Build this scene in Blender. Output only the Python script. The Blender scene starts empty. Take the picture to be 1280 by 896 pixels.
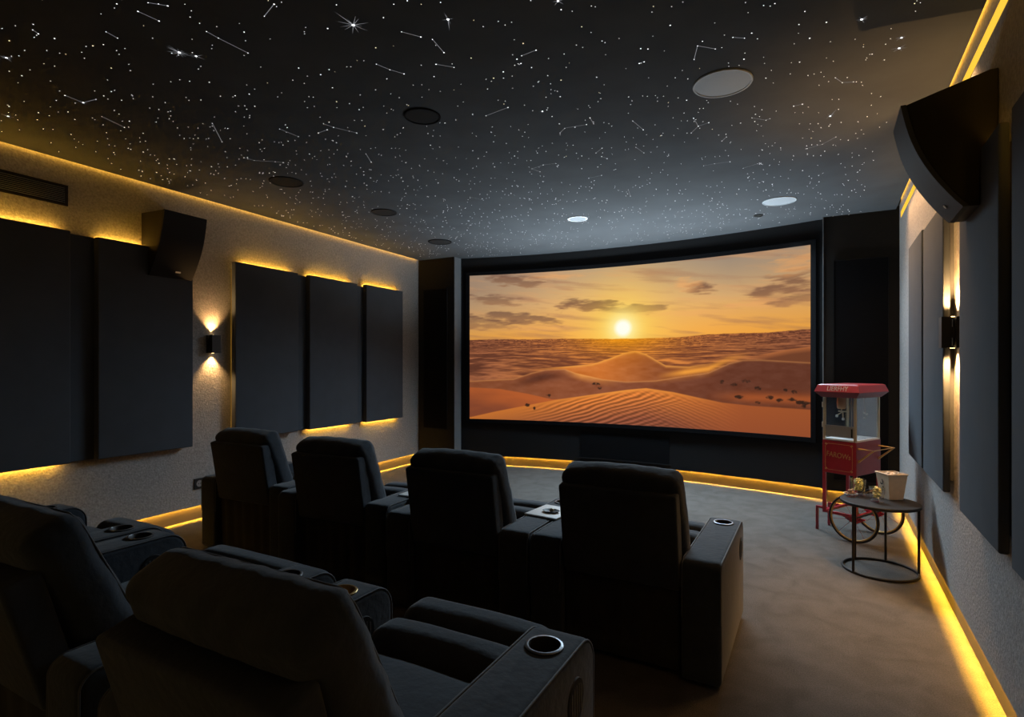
import bpy, bmesh, math, random
import numpy as np
from mathutils import Vector, Matrix
random.seed(7)
SC = bpy.context.scene
COL = SC.collection
PI = math.pi

# ------------------------------------------------------------------ materials
def new_mat(name):
    m = bpy.data.materials.new(name); m.use_nodes = True
    nt = m.node_tree
    return m, nt, nt.nodes['Principled BSDF']

def mat(name, col, rough=0.6, metal=0.0, noise=0.0, nscale=40.0, bump=0.0, bscale=200.0, sheen=0.0, spec=0.5, detail=4.0, coat=0.0):
    m, nt, b = new_mat(name)
    b.inputs['Base Color'].default_value = (*col, 1)
    b.inputs['Roughness'].default_value = rough
    b.inputs['Metallic'].default_value = metal
    b.inputs['Specular IOR Level'].default_value = spec
    b.inputs['Coat Weight'].default_value = coat
    if sheen:
        b.inputs['Sheen Weight'].default_value = sheen
        b.inputs['Sheen Roughness'].default_value = 0.5
    tc = nt.nodes.new('ShaderNodeTexCoord')
    if noise:
        n = nt.nodes.new('ShaderNodeTexNoise'); n.inputs['Scale'].default_value = nscale; n.inputs['Detail'].default_value = detail
        nt.links.new(tc.outputs['Object'], n.inputs['Vector'])
        r = nt.nodes.new('ShaderNodeValToRGB')
        r.color_ramp.elements[0].position = 0.3; r.color_ramp.elements[1].position = 0.7
        r.color_ramp.elements[0].color = (*[c * (1 - noise) for c in col], 1)
        r.color_ramp.elements[1].color = (*[min(1, c * (1 + noise)) for c in col], 1)
        nt.links.new(n.outputs['Fac'], r.inputs['Fac'])
        nt.links.new(r.outputs['Color'], b.inputs['Base Color'])
    if bump:
        n2 = nt.nodes.new('ShaderNodeTexNoise'); n2.inputs['Scale'].default_value = bscale; n2.inputs['Detail'].default_value = 3
        nt.links.new(tc.outputs['Object'], n2.inputs['Vector'])
        bp = nt.nodes.new('ShaderNodeBump'); bp.inputs['Strength'].default_value = bump; bp.inputs['Distance'].default_value = 0.01
        nt.links.new(n2.outputs['Fac'], bp.inputs['Height'])
        nt.links.new(bp.outputs['Normal'], b.inputs['Normal'])
    return m

def emit(name, col, strength, sample=True):
    m = bpy.data.materials.new(name); m.use_nodes = True
    nt = m.node_tree; nt.nodes.clear()
    e = nt.nodes.new('ShaderNodeEmission'); e.inputs['Color'].default_value = (*col, 1); e.inputs['Strength'].default_value = strength
    o = nt.nodes.new('ShaderNodeOutputMaterial'); nt.links.new(e.outputs[0], o.inputs[0])
    if not sample: m.cycles.emission_sampling = 'NONE'
    return m

def glass(name, col=(1, 1, 1), mix=0.12):
    m = bpy.data.materials.new(name); m.use_nodes = True
    nt = m.node_tree; nt.nodes.clear()
    t = nt.nodes.new('ShaderNodeBsdfTransparent'); t.inputs[0].default_value = (*col, 1)
    g = nt.nodes.new('ShaderNodeBsdfGlossy'); g.inputs['Roughness'].default_value = 0.03
    f = nt.nodes.new('ShaderNodeFresnel'); f.inputs['IOR'].default_value = 1.45
    a = nt.nodes.new('ShaderNodeMath'); a.operation = 'ADD'; a.inputs[1].default_value = mix * 0.3
    mx = nt.nodes.new('ShaderNodeMixShader'); o = nt.nodes.new('ShaderNodeOutputMaterial')
    fm = nt.nodes.new('ShaderNodeMath'); fm.operation = 'MULTIPLY'; fm.inputs[1].default_value = 0.45
    nt.links.new(f.outputs[0], fm.inputs[0]); nt.links.new(fm.outputs[0], a.inputs[0]); nt.links.new(a.outputs[0], mx.inputs[0])
    nt.links.new(t.outputs[0], mx.inputs[1]); nt.links.new(g.outputs[0], mx.inputs[2]); nt.links.new(mx.outputs[0], o.inputs[0])
    return m

LEDC = (1.0, 0.50, 0.055)
# tuned amounts
SCREEN_GAIN, SCONCE_W, WASH_UP, WASH_DOWN, WARM_FILL_W = 1.0, 34.0, 130.0, 140.0, 22.0
LED_C, LED_F, LED_P, REAR_FILL = 11.0, 750.0, 66.0, 20.0

M = dict(
    wall=mat('wall_plaster', (0.285, 0.268, 0.255), 0.85, noise=0.24, nscale=60, bump=0.42, bscale=75, detail=8),
    ceil=mat('ceiling_black', (0.050, 0.054, 0.059), 0.95, noise=0.1, nscale=3, bump=0.05, bscale=400, spec=0.1),
    carpet=None,
    dark=mat('baffle_cloth', (0.012, 0.012, 0.013), 0.9, bump=0.1, bscale=500, spec=0.15),
    column=mat('column_cloth', (0.015, 0.0145, 0.0135), 0.9, noise=0.08, nscale=20, bump=0.1, bscale=300, spec=0.2),
    grille=mat('grille_cloth', (0.005, 0.005, 0.006), 0.95, bump=0.2, bscale=600, spec=0.1),
    panel=mat('panel_fabric', (0.060, 0.068, 0.080), 0.95, noise=0.06, nscale=6, bump=0.15, bscale=500, spec=0.15, sheen=0.05),
    panelside=mat('panel_core', (0.035, 0.035, 0.038), 0.9),
    litside=mat('column_lit_side', (0.115, 0.125, 0.135), 0.8, noise=0.05, nscale=10),  # light on the column sides put into a paler colour
    base=mat('skirting_board', (0.07, 0.055, 0.042), 0.6, noise=0.08, nscale=8),
    velvet=mat('velvet', (0.021, 0.027, 0.036), 0.85, noise=0.22, nscale=9, bump=0.25, bscale=35, sheen=0.20, spec=0.15, detail=6),
    velvet2=mat('velvet_back', (0.027, 0.0265, 0.024), 0.9, noise=0.12, nscale=7, bump=0.1, bscale=200, sheen=0.08, spec=0.1),
    piping=mat('piping', (0.055, 0.057, 0.062), 0.7, sheen=0.2, spec=0.3),
    blackm=mat('black_metal', (0.014, 0.012, 0.011), 0.5, metal=0.2, spec=0.3, bump=0.02),
    blackp=mat('black_plastic', (0.012, 0.012, 0.013), 0.5, spec=0.3, bump=0.03),
    speaker=mat('speaker_black', (0.007, 0.006, 0.0055), 0.55, spec=0.25, bump=0.05, bscale=300),
    baffle=mat('speaker_front_lit', (0.045, 0.05, 0.058), 0.75, spec=0.2, bump=0.1, bscale=500),  # right speaker only: grazing light put into a lighter tone
    chrome=mat('steel', (0.55, 0.56, 0.58), 0.25, metal=1.0, bump=0.01),
    ringm=mat('cup_ring', (0.22, 0.23, 0.25), 0.35, metal=0.8, bump=0.01),
    brass=mat('brass', (0.42, 0.27, 0.10), 0.35, metal=0.9, bump=0.02),
    white=mat('white_paint', (0.72, 0.72, 0.70), 0.5, bump=0.02),
    grey=mat('grey_steel', (0.38, 0.38, 0.37), 0.4, metal=0.5, bump=0.02),
    silverd=mat('speaker_grey', (0.22, 0.245, 0.27), 0.7, bump=0.1, bscale=500),
    baffled=mat('speaker_front_black', (0.012, 0.012, 0.013), 0.75, spec=0.2, bump=0.1, bscale=500),
    silver=mat('speaker_silver', (0.28, 0.31, 0.34), 0.7, bump=0.1, bscale=500),
    ringw=mat('white_ring', (0.62, 0.65, 0.68), 0.5, bump=0.01),
    red=mat('red_enamel', (0.36, 0.012, 0.025), 0.35, noise=0.06, nscale=20, coat=0.3, bump=0.01),
    redd=mat('dark_red_enamel', (0.20, 0.008, 0.014), 0.4, noise=0.06, nscale=20, bump=0.01),
    redl=mat('pale_red_enamel', (0.46, 0.06, 0.09), 0.4, noise=0.06, nscale=20, bump=0.01),
    gold=mat('gold_trim', (0.55, 0.36, 0.13), 0.4, metal=0.6, bump=0.02),
    cream=mat('cream_metal', (0.52, 0.46, 0.32), 0.45, metal=0.3, bump=0.02),
    copper=mat('kettle_copper', (0.66, 0.40, 0.22), 0.35, metal=0.6, bump=0.02),
    blueg=mat('cabinet_inside', (0.10, 0.13, 0.17), 0.5, noise=0.1, nscale=10),
    glass=glass('clear_glass'),
    paper=mat('paper_warm_lit', (0.74, 0.58, 0.42), 0.8, noise=0.05, nscale=30, bump=0.03),  # amber light on the carton is put into this warm tan
    ink=mat('black_ink', (0.01, 0.01, 0.012), 0.7, bump=0.01),
    pop=mat('popcorn_yellow', (0.85, 0.60, 0.20), 0.8, noise=0.5, nscale=60, bump=0.3, bscale=120),
    nuts=mat('snack_brown', (0.45, 0.26, 0.16), 0.8, noise=0.5, nscale=60, bump=0.3, bscale=120),
    ledge=mat('socket_grey', (0.30, 0.30, 0.31), 0.4, metal=0.6, bump=0.01),
    led=emit('led_amber', LEDC, LED_C),
    ledf=emit('led_floor', (1.0, 0.50, 0.04), LED_F),
    ledp=emit('led_panel', LEDC, LED_P),
    ledn=emit('led_panel_side', LEDC, LED_P * .003),
    ledw=emit('led_cove_visible', (1.0, 0.56, 0.05), 1.15),
    rearfill=emit('rear_fill_glow', (1.0, 0.62, 0.20), REAR_FILL),
    lampface=emit('lamp_face', (1.0, 0.66, 0.28), 9.0),
    star=emit('star_white', (0.93, 0.95, 1.0), 2.4, False),
    starw=emit('star_warm', (1.0, 0.86, 0.55), 2.2, False),
    starb=emit('star_bright', (0.95, 0.97, 1.0), 5.0, False),
    starf=emit('star_far', (0.93, 0.95, 1.0), 2.6, False),
    streak=emit('streak_white', (0.9, 0.93, 1.0), 0.30, False),
)

def carpet_mat():
    m, nt, b = new_mat('carpet')
    tc = nt.nodes.new('ShaderNodeTexCoord')
    n1 = nt.nodes.new('ShaderNodeTexNoise'); n1.inputs['Scale'].default_value = 6.5; n1.inputs['Detail'].default_value = 5; n1.inputs['Distortion'].default_value = 0.6
    n2 = nt.nodes.new('ShaderNodeTexNoise'); n2.inputs['Scale'].default_value = 170; n2.inputs['Detail'].default_value = 3
    for n in (n1, n2): nt.links.new(tc.outputs['Object'], n.inputs['Vector'])
    r = nt.nodes.new('ShaderNodeValToRGB')
    r.color_ramp.elements[0].position = 0.30; r.color_ramp.elements[0].color = (0.088, 0.079, 0.070, 1)
    r.color_ramp.elements[1].position = 0.62; r.color_ramp.elements[1].color = (0.114, 0.104, 0.094, 1)
    nt.links.new(n1.outputs['Fac'], r.inputs['Fac'])
    mx = nt.nodes.new('ShaderNodeMixRGB'); mx.blend_type = 'MULTIPLY'; mx.inputs[0].default_value = 0.55
    nt.links.new(r.outputs['Color'], mx.inputs[1])
    r2 = nt.nodes.new('ShaderNodeValToRGB'); r2.color_ramp.elements[0].position = 0.3; r2.color_ramp.elements[0].color = (0.35, 0.35, 0.35, 1); r2.color_ramp.elements[1].position = 0.65
    nt.links.new(n2.outputs['Fac'], r2.inputs['Fac']); nt.links.new(r2.outputs['Color'], mx.inputs[2])
    nt.links.new(mx.outputs[0], b.inputs['Base Color'])
    b.inputs['Roughness'].default_value = 0.95; b.inputs['Specular IOR Level'].default_value = 0.1
    bp = nt.nodes.new('ShaderNodeBump'); bp.inputs['Strength'].default_value = 0.6; bp.inputs['Distance'].default_value = 0.008
    nt.links.new(n2.outputs['Fac'], bp.inputs['Height']); nt.links.new(bp.outputs['Normal'], b.inputs['Normal'])
    return m
M['carpet'] = carpet_mat()

# ------------------------------------------------------------------ mesh builder
class MB:
    def __init__(s): s.v = []; s.f = []
    def add(s, vs, fs):
        k = len(s.v); s.v += [tuple(p) for p in vs]; s.f += [tuple(i + k for i in f) for f in fs]; return s
    def hexa(s, c8):   # 0-3 bottom ring ccw from above, 4-7 top ring
        return s.add(c8, [(3, 2, 1, 0), (4, 5, 6, 7), (0, 1, 5, 4), (1, 2, 6, 5), (2, 3, 7, 6), (3, 0, 4, 7)])
    def box(s, c, d, mtx=None):
        x, y, z = (q / 2 for q in d)
        vs = [Vector(p) for p in ((-x, -y, -z), (x, -y, -z), (x, y, -z), (-x, y, -z), (-x, -y, z), (x, -y, z), (x, y, z), (-x, y, z))]
        if mtx is not None: vs = [mtx @ p for p in vs]
        return s.hexa([p + Vector(c) for p in vs])
    def b2(s, x0, x1, y0, y1, z0, z1):
        return s.box(((x0 + x1) / 2, (y0 + y1) / 2, (z0 + z1) / 2), (x1 - x0, y1 - y0, z1 - z0))
    def tube(s, path, r, n=8, closed=False):
        P = [Vector(p) for p in path]; N = len(P); rings = []; up = None
        for i, p in enumerate(P):
            if closed: t = (P[(i + 1) % N] - P[i - 1]).normalized()
            else: t = (P[min(i + 1, N - 1)] - P[max(i - 1, 0)]).normalized()
            if up is None:
                up = Vector((0, 0, 1)) if abs(t.z) < 0.9 else Vector((1, 0, 0))
            a = t.cross(up)
            if a.length < 1e-4: a = t.orthogonal()
            a.normalize(); b = a.cross(t).normalized(); up = b
            rr = r[i] if isinstance(r, (list, tuple)) else r
            rings.append([p + (a * math.cos(2 * PI * k / n) + b * math.sin(2 * PI * k / n)) * rr for k in range(n)])
        vs = [q for ring in rings for q in ring]; fs = []
        for i in range(N if closed else N - 1):
            j = (i + 1) % N
            for k in range(n):
                l = (k + 1) % n
                fs.append((i * n + k, j * n + k, j * n + l, i * n + l))
        if not closed:
            fs.append(tuple(range(n))); fs.append(tuple((N - 1) * n + k for k in range(n - 1, -1, -1)))
        return s.add(vs, fs)
    def lathe(s, prof, c=(0, 0, 0), n=24, axis='Z', cap0=True, cap1=True):
        vs = []; fs = []; m = len(prof)
        for r, z in prof:
            for k in range(n):
                a = 2 * PI * k / n; p = (r * math.cos(a), r * math.sin(a), z)
                if axis == 'X': p = (p[2], p[0], p[1])
                if axis == 'Y': p = (p[0], p[2], p[1])
                vs.append((p[0] + c[0], p[1] + c[1], p[2] + c[2]))
        for i in range(m - 1):
            for k in range(n):
                l = (k + 1) % n
                fs.append((i * n + k, i * n + l, (i + 1) * n + l, (i + 1) * n + k))
        if cap0: fs.append(tuple(range(n - 1, -1, -1)))
        if cap1: fs.append(tuple((m - 1) * n + k for k in range(n)))
        return s.add(vs, fs)
    def prism(s, poly, x0, x1):   # poly in (y, z), extruded along x
        n = len(poly)
        vs = [(x0, y, z) for y, z in poly] + [(x1, y, z) for y, z in poly]
        fs = [tuple(range(n - 1, -1, -1)), tuple(range(n, 2 * n))] + [(i, (i + 1) % n, n + (i + 1) % n, n + i) for i in range(n)]
        return s.add(vs, fs)
    def soft(s, d, r, c=(0, 0, 0), mtx=None, bulge=0.0, seg=10, cs=4, wrinkle=None):
        """rounded cushion box: sides d, edge radius r, faces swelling by bulge"""
        h = [q / 2 for q in d]
        def ticks(i):
            rr = min(r, h[i] * 0.999)
            e = [h[i] - rr + rr * (k / cs) for k in range(cs + 1)]
            mid = [-(h[i] - rr) + 2 * (h[i] - rr) * k / seg for k in range(1, seg)]
            return [-q for q in reversed(e)] + mid + e
        T = [ticks(i) for i in range(3)]
        idx = {}; vs = []; fs = []
        def vert(p):
            k = tuple(round(q, 6) for q in p)
            if k in idx: return idx[k]
            inner = [max(-(h[i] - min(r, h[i] * .999)), min(h[i] - min(r, h[i] * .999), p[i])) for i in range(3)]
            v = Vector([p[i] - inner[i] for i in range(3)])
            if v.length > 1e-9: v = v.normalized() * r
            q = Vector(inner) + v
            if bulge:
                u = [q[i] / h[i] for i in range(3)]
                g = [max(0.0, 1 - abs(x) ** 2.2) for x in u]
                for i in range(3):
                    j, l = (i + 1) % 3, (i + 2) % 3
                    w = bulge * (d[i] / max(d)) ** -0.25 if False else bulge
                    q[i] += (1 if u[i] > 0 else -1) * w * abs(u[i]) ** 3 * g[j] * g[l]
            if wrinkle: q = q + wrinkle(q)
            idx[k] = len(vs); vs.append(q); return idx[k]
        for ax in range(3):
            a, b = (ax + 1) % 3, (ax + 2) % 3
            for sg in (-1, 1):
                for i in range(len(T[a]) - 1):
                    for j in range(len(T[b]) - 1):
                        quad = []
                        for da, db in ((0, 0), (1, 0), (1, 1), (0, 1)):
                            p = [0, 0, 0]; p[ax] = sg * h[ax]; p[a] = T[a][i + da]; p[b] = T[b][j + db]
                            quad.append(vert(p))
                        if sg < 0: quad.reverse()
                        if len(set(quad)) >= 3: fs.append(tuple(dict.fromkeys(quad)))
        C = Vector(c)
        if mtx is not None: vs = [mtx @ q for q in vs]
        return s.add([q + C for q in vs], fs)
    def xf(s, mtx): s.v = [tuple(mtx @ Vector(p)) for p in s.v]; return s
    def build(s, name, m, parent=None, smooth=False, bevel=0.0, bseg=2, auto=None):
        me = bpy.data.meshes.new(name); me.from_pydata(s.v, [], s.f); me.update()
        bm = bmesh.new(); bm.from_mesh(me); bmesh.ops.recalc_face_normals(bm, faces=bm.faces[:]); bm.to_mesh(me); bm.free()
        if isinstance(m, (list, tuple)):
            for q in m: me.materials.append(q)
        else: me.materials.append(m)
        o = bpy.data.objects.new(name, me); COL.objects.link(o)
        if parent is not None: o.parent = parent
        if smooth:
            me.polygons.foreach_set('use_smooth', [True] * len(me.polygons))
            if auto:
                me.set_sharp_from_angle(angle=math.radians(auto))
        if bevel:
            md = o.modifiers.new('bev', 'BEVEL'); md.width = bevel; md.segments = bseg; md.limit_method = 'ANGLE'; md.angle_limit = math.radians(40)
        return o

def tag(o, label=None, cat=None, group=None, kind=None):
    if label: o['label'] = label
    if cat: o['category'] = cat
    if group: o['group'] = group
    if kind: o['kind'] = kind
    return o
def thing(name, label, cat, loc=(0, 0, 0), rz=0.0, group=None):
    o = bpy.data.objects.new(name, None); COL.objects.link(o); o.empty_display_size = 0.05
    o.location = loc; o.rotation_euler = (0, 0, rz)
    return tag(o, label, cat, group)
def struct(o): return tag(o, kind='structure')
def copy_tree(o, parent=None):
    c = o.copy(); COL.objects.link(c)
    if parent is not None: c.parent = parent
    for ch in list(o.children): copy_tree(ch, c)
    return c
def text_mesh(name, body, size, m, parent, mtx, extrude=0.001, sx=1.0):
    cu = bpy.data.curves.new(name, 'FONT'); cu.body = body; cu.size = size; cu.extrude = extrude; cu.align_x = 'CENTER'; cu.align_y = 'CENTER'
    t = bpy.data.objects.new(name, cu); COL.objects.link(t)
    dg = bpy.context.evaluated_depsgraph_get(); dg.update()
    me = bpy.data.meshes.new_from_object(t.evaluated_get(dg)); bpy.data.objects.remove(t)
    for v in me.vertices: v.co.x *= sx
    me.transform(mtx); me.materials.clear(); me.materials.append(m)
    o = bpy.data.objects.new(name, me); COL.objects.link(o); o.parent = parent
    return o
def RX(d): return Matrix.Rotation(math.radians(d), 3, 'X')
def RY(d): return Matrix.Rotation(math.radians(d), 3, 'Y')
def RZ(d): return Matrix.Rotation(math.radians(d), 3, 'Z')

# ------------------------------------------------------------------ room frame (metres)
CEIL = 3.015
LP, LD = Vector((-5.222, 6.6)), Vector((-0.0384, 1.0)).normalized()
RP, RD = Vector((0.672, 2.734)), Vector((0.01945, 1.0)).normalized()
LN = Vector((LD.y, -LD.x)); RN = Vector((-RD.y, RD.x))      # into the room
def lwx(y): return LP.x + (y - LP.y) * LD.x / LD.y
def rwx(y): return RP.x + (y - RP.y) * RD.x / RD.y
YB, YF = -2.0, 7.6
AX, AC, AYE, ASAG = -2.236, 2.207, 6.866, 0.3045
AR = (AC ** 2 + ASAG ** 2) / (2 * ASAG); AYC = AYE + ASAG - AR; AM = math.asin(AC / AR)
def arc(x, off=0.0):       # point of the concave screen wall; off > 0 comes into the room
    a = math.asin((x - AX) / AR); r = AR - off
    return (AX + r * math.sin(a), AYC + r * math.cos(a))

# floor + ceiling
o = MB().b2(-6.2, 1.6, YB - .2, 8.0, -0.1, 0.0).build('floor', M['carpet']); struct(o)
GAPC = 0.028
mb = MB()
yl = [YB, YF]
mb.hexa([(lwx(YB) + GAPC, YB, CEIL), (rwx(YB) - GAPC, YB, CEIL), (rwx(YF) - GAPC, YF, CEIL), (lwx(YF) + GAPC, YF, CEIL),
         (lwx(YB) + GAPC, YB, CEIL + .05), (rwx(YB) - GAPC, YB, CEIL + .05), (rwx(YF) - GAPC, YF, CEIL + .05), (lwx(YF) + GAPC, YF, CEIL + .05)])
struct(mb.build('ceiling', M['ceil']))
struct(MB().b2(-6.2, 1.6, YB - .2, 8.0, CEIL + .11, CEIL + .16).build('ceiling_slab', M['ceil']))

LIP = 0.125
def side_wall(name, xf, n, sgn):
    def quad(o0, o1, z0, z1):
        p = []
        for z in (z0, z1):
            ring = [(xf(YB) + sgn * o0, YB, z), (xf(YF) + sgn * o0, YF, z), (xf(YF) + sgn * o1, YF, z), (xf(YB) + sgn * o1, YB, z)]
            p += ring
        return p
    wl = MB().hexa(quad(0, -0.15, LIP + .05, CEIL + .12)); wl.hexa(quad(0, -0.006, LIP, LIP + .05))
    struct(wl.build('wall_' + name, M['wall']))
    struct(MB().hexa(quad(-0.019, -0.15, 0.0, LIP + .049)).build('baseboard_' + name, M['base']))
    return quad
ql = side_wall('left', lwx, LN, 1)
qr = side_wall('right', rwx, RN, -1)
struct(MB().b2(-6.2, 1.6, YB - .15, YB, 0, CEIL + .12).build('wall_back', M['wall']))
tag(MB().b2(-5.0, .6, YB + .002, YB + .014, .14, .155).build('led_strip', M['rearfill']), 'unseen amber fill strip added low on the rear wall behind the back row', 'light strip', 'amber light strips along the room edges')  # unseen glow added behind the camera to warm the recliner backs

def strip(label, quadf, o0, o1, z0, z1, m, y0=YB + .02, y1=6.6, xf=None, sgn=1, name='led_strip', group='amber light strips along the room edges'):
    p = []
    for z in (z0, z1):
        p += [(xf(y0) + sgn * o0, y0, z), (xf(y1) + sgn * o0, y1, z), (xf(y1) + sgn * o1, y1, z), (xf(y0) + sgn * o1, y0, z)]
    ob = MB().hexa(p).build(name, m); return tag(ob, label, 'light strip', group)
strip('amber light strip glowing in the slot along the foot of the left wall', None, -0.0185, -0.0110, LIP + .017, LIP + .030, M['ledf'], xf=lwx, sgn=1)
strip('amber light strip glowing along the foot of the right wall beside the side table', None, -0.0185, -0.0110, LIP + .017, LIP + .030, M['ledf'], y1=6.7, xf=rwx, sgn=-1)
strip('amber light strip between ceiling edge and top of the left wall', None, 0.013, 0.026, 3.028, 3.040, M['led'], xf=lwx, sgn=1)
strip('bright yellow light strip at the top of the right wall above the wall speaker', None, 0.0005, 0.004, 2.895, 2.952, M['ledw'], xf=rwx, sgn=-1)
strip('amber light strip hidden in the ceiling slot over the right wall', None, 0.013, 0.026, 3.075, 3.09, M['led'], xf=rwx, sgn=-1)

# ------------------------------------------------------------------ screen wall (concave)
XL, XR = -4.575, 0.086
def arc_slab(x0, x1, z0, z1, o0, o1, n=48, ztop=None):
    vs = []; fs = []
    for i in range(n + 1):
        x = x0 + (x1 - x0) * i / n
        for (o_, z) in ((o0, z0), (o0, z1), (o1, z1), (o1, z0)):
            px, py = arc(x, o_); vs.append((px, py, z))
    for i in range(n):
        a = i * 4; b = a + 4
        for k in range(4):
            l = (k + 1) % 4; fs.append((a + k, a + l, b + l, b + k))
    fs += [(3, 2, 1, 0), (n * 4, n * 4 + 1, n * 4 + 2, n * 4 + 3)]
    return MB().add(vs, fs)
wf = arc_slab(XL - .1, XR + .1, LIP + .05, CEIL + .02, -.20, 0.0); q_ = arc_slab(XL, XR, LIP, LIP + .05, -.006, 0.0); wf.add(q_.v, q_.f)
struct(wf.build('wall_front', M['dark'], smooth=True, auto=30))
struct(arc_slab(XL - .1, XR + .1, 0.0, LIP + .049, -.20, -0.019).build('baseboard_front', M['base'], smooth=True, auto=30))
tag(arc_slab(XL, XR, LIP + .017, LIP + .030, -0.0185, -0.0110).build('led_strip', M['ledf']), 'amber light strip curving along the floor below the cinema screen', 'light strip', 'amber light strips along the room edges')

# columns with fabric speaker grilles
def column(name, x0, x1, y0, gx0, gx1, gz0, gz1, label):
    c = struct(MB().b2(x0, x1, y0, YF, LIP + .05, CEIL + .03).b2(x0, x1, y0, y0 + .006, LIP, LIP + .05).build(name, M['column']))
    struct(MB().b2(x0 + (0 if x0 < -3 else .03), x1 - (.03 if x0 < -3 else 0), y0 + .019, YF, 0.0, LIP + .049).build('baseboard_' + name.split('_')[1], M['base']))
    g = thing('speaker_grille', label, 'speaker grille', ((gx0 + gx1) / 2, y0 - .001, gz0))
    w, h = gx1 - gx0, gz1 - gz0
    MB().box((0, -.004, h / 2), (w - .01, .008, h - .01)).build('grille_cloth', M['grille'], g, bevel=.002)
    f = MB()
    f.box((-w / 2, -.005, h / 2), (.008, .01, h)); f.box((w / 2, -.005, h / 2), (.008, .01, h)); f.box((0, -.005, 0), (w, .01, .008)); f.box((0, -.005, h), (w, .01, .008))
    f.build('frame', M['dark'], g)
    return c
column('wall_column_left', -5.32, -4.58, 6.655, -5.12, -4.70, 0.515, 2.565, 'tall black speaker grille on the left column beside the screen')
column('wall_column_right', 0.086, 0.86, 6.75, 0.177, 0.66, 0.24, 2.545, 'tall black speaker grille on the right column behind the popcorn cart')
struct(MB().b2(-4.58, -4.574, 6.66, 6.95, LIP, CEIL).build('lit_side_1', M['litside']))  # pale slab paints the light on the left column's inner side
struct(MB().b2(.0775, .086, 6.744, 6.95, LIP, CEIL).build('lit_side_2', M['litside']))  # pale strip paints the lit edge of the right column
for (x0, x1, y, nm) in ((-5.2, -4.6, 6.655, 'left'), (0.11, 0.72, 6.75, 'right')):
    tag(MB().b2(x0, x1, y + .0110, y + .0185, LIP + .017, LIP + .030).build('led_strip', M['ledf']), 'amber light strip under the %s column beside the screen' % nm, 'light strip', 'amber light strips along the room edges')
g = thing('speaker_grille', 'low wide black centre speaker grille in the baffle below the screen', 'speaker grille', (-2.25, 7.15, 0.17))
gm = arc_slab(-2.82, -1.62, 0.185, 0.54, 0.002, 0.008, n=20); gm.xf(Matrix.Translation((2.25, -7.15, -0.17))).build('grille_cloth', M['grille'], g)
gf = arc_slab(-2.84, -1.60, 0.54, 0.552, 0.002, 0.012, n=20); gf2 = arc_slab(-2.84, -1.60, 0.172, 0.185, 0.002, 0.012, n=20); gf.add(gf2.v, gf2.f)
gf.xf(Matrix.Translation((2.25, -7.15, -0.17))).build('frame', M['dark'], g)

# measured layout of picture features and stars
D_SUN = [0.5021,0.3905]
D_HOR = [[0.0043,0.4468],[0.1432,0.4448],[0.1969,0.4492],[0.3025,0.4476],[0.5046,0.4564],[0.6687,0.4555],[0.7458,0.4439],[0.8398,0.444],[0.9088,0.4452],[0.9744,0.436],[1.0014,0.4365]]
D_CEN = [[0.1969,0.656],[0.4078,0.6182],[0.4678,0.5774],[0.5046,0.5475],[0.5384,0.5357],[0.5694,0.5539],[0.63,0.6283],[0.6955,0.6329],[0.7778,0.605]]
D_RT = [[0.8296,0.5828],[0.8992,0.5623],[0.956,0.5384],[1.0014,0.5279]]
D_MID = [[0.0043,0.7355],[0.1486,0.7194],[0.2102,0.6777],[0.2553,0.6557],[0.3181,0.6499],[0.3517,0.6761],[0.4404,0.7161],[0.5119,0.7294],[0.5999,0.7192],[0.6642,0.6955],[0.7479,0.6676],[0.8029,0.6143],[0.8377,0.5965],[0.8836,0.5948],[1.0014,0.6109]]
D_LOW = [[0.0043,0.7804],[0.1026,0.7893],[0.1969,0.8193],[0.2764,0.8538],[0.3285,0.8459]]
D_FORE = [[0.0043,0.9878],[0.089,0.9448],[0.2895,0.8563],[0.4342,0.8066],[0.5167,0.7797],[0.5718,0.7672],[0.6506,0.7876],[0.7219,0.8163],[0.7841,0.8392],[0.8599,0.8501],[0.9996,0.8562]]
D_BUSH = [[0.7841,0.7198],[0.8153,0.7367],[0.8438,0.7129],[0.943,0.7603],[0.8757,0.7514],[0.9744,0.8213],[0.9835,0.8414],[0.905,0.8019],[0.8296,0.8036],[0.2182,0.9161],[0.1969,0.8955],[0.4179,0.7478],[0.4304,0.7732],[0.9279,0.813],[0.956,0.8061],[0.8757,0.8308],[0.2658,0.8274],[0.9889,0.8241],[0.9615,0.7675]]
D_CLOUD = [[0.3926,0.2322,0.1176,0.04,-1],[0.5288,0.2717,0.1059,0.03,-0.7],[0.1701,0.0546,0.1059,0.045,-0.8],[0.3025,0.032,0.0941,0.025,0.5],[0.089,0.1745,0.1176,0.035,-0.7],[0.1432,0.3047,0.1647,0.045,-0.8],[0.0344,0.333,0.1412,0.05,-0.6],[0.7307,0.1732,0.0518,0.035,-1],[0.6911,0.1522,0.0424,0.04,0.6],[0.9467,0.1922,0.0824,0.07,-0.9],[0.9652,0.0903,0.0588,0.075,0.6],[0.8992,0.2828,0.0941,0.03,0.5],[0.9744,0.2696,0.0706,0.035,-0.6],[0.25,0.3756,0.1412,0.025,0.3],[0.6461,0.3139,0.1412,0.02,0.3]]
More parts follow.
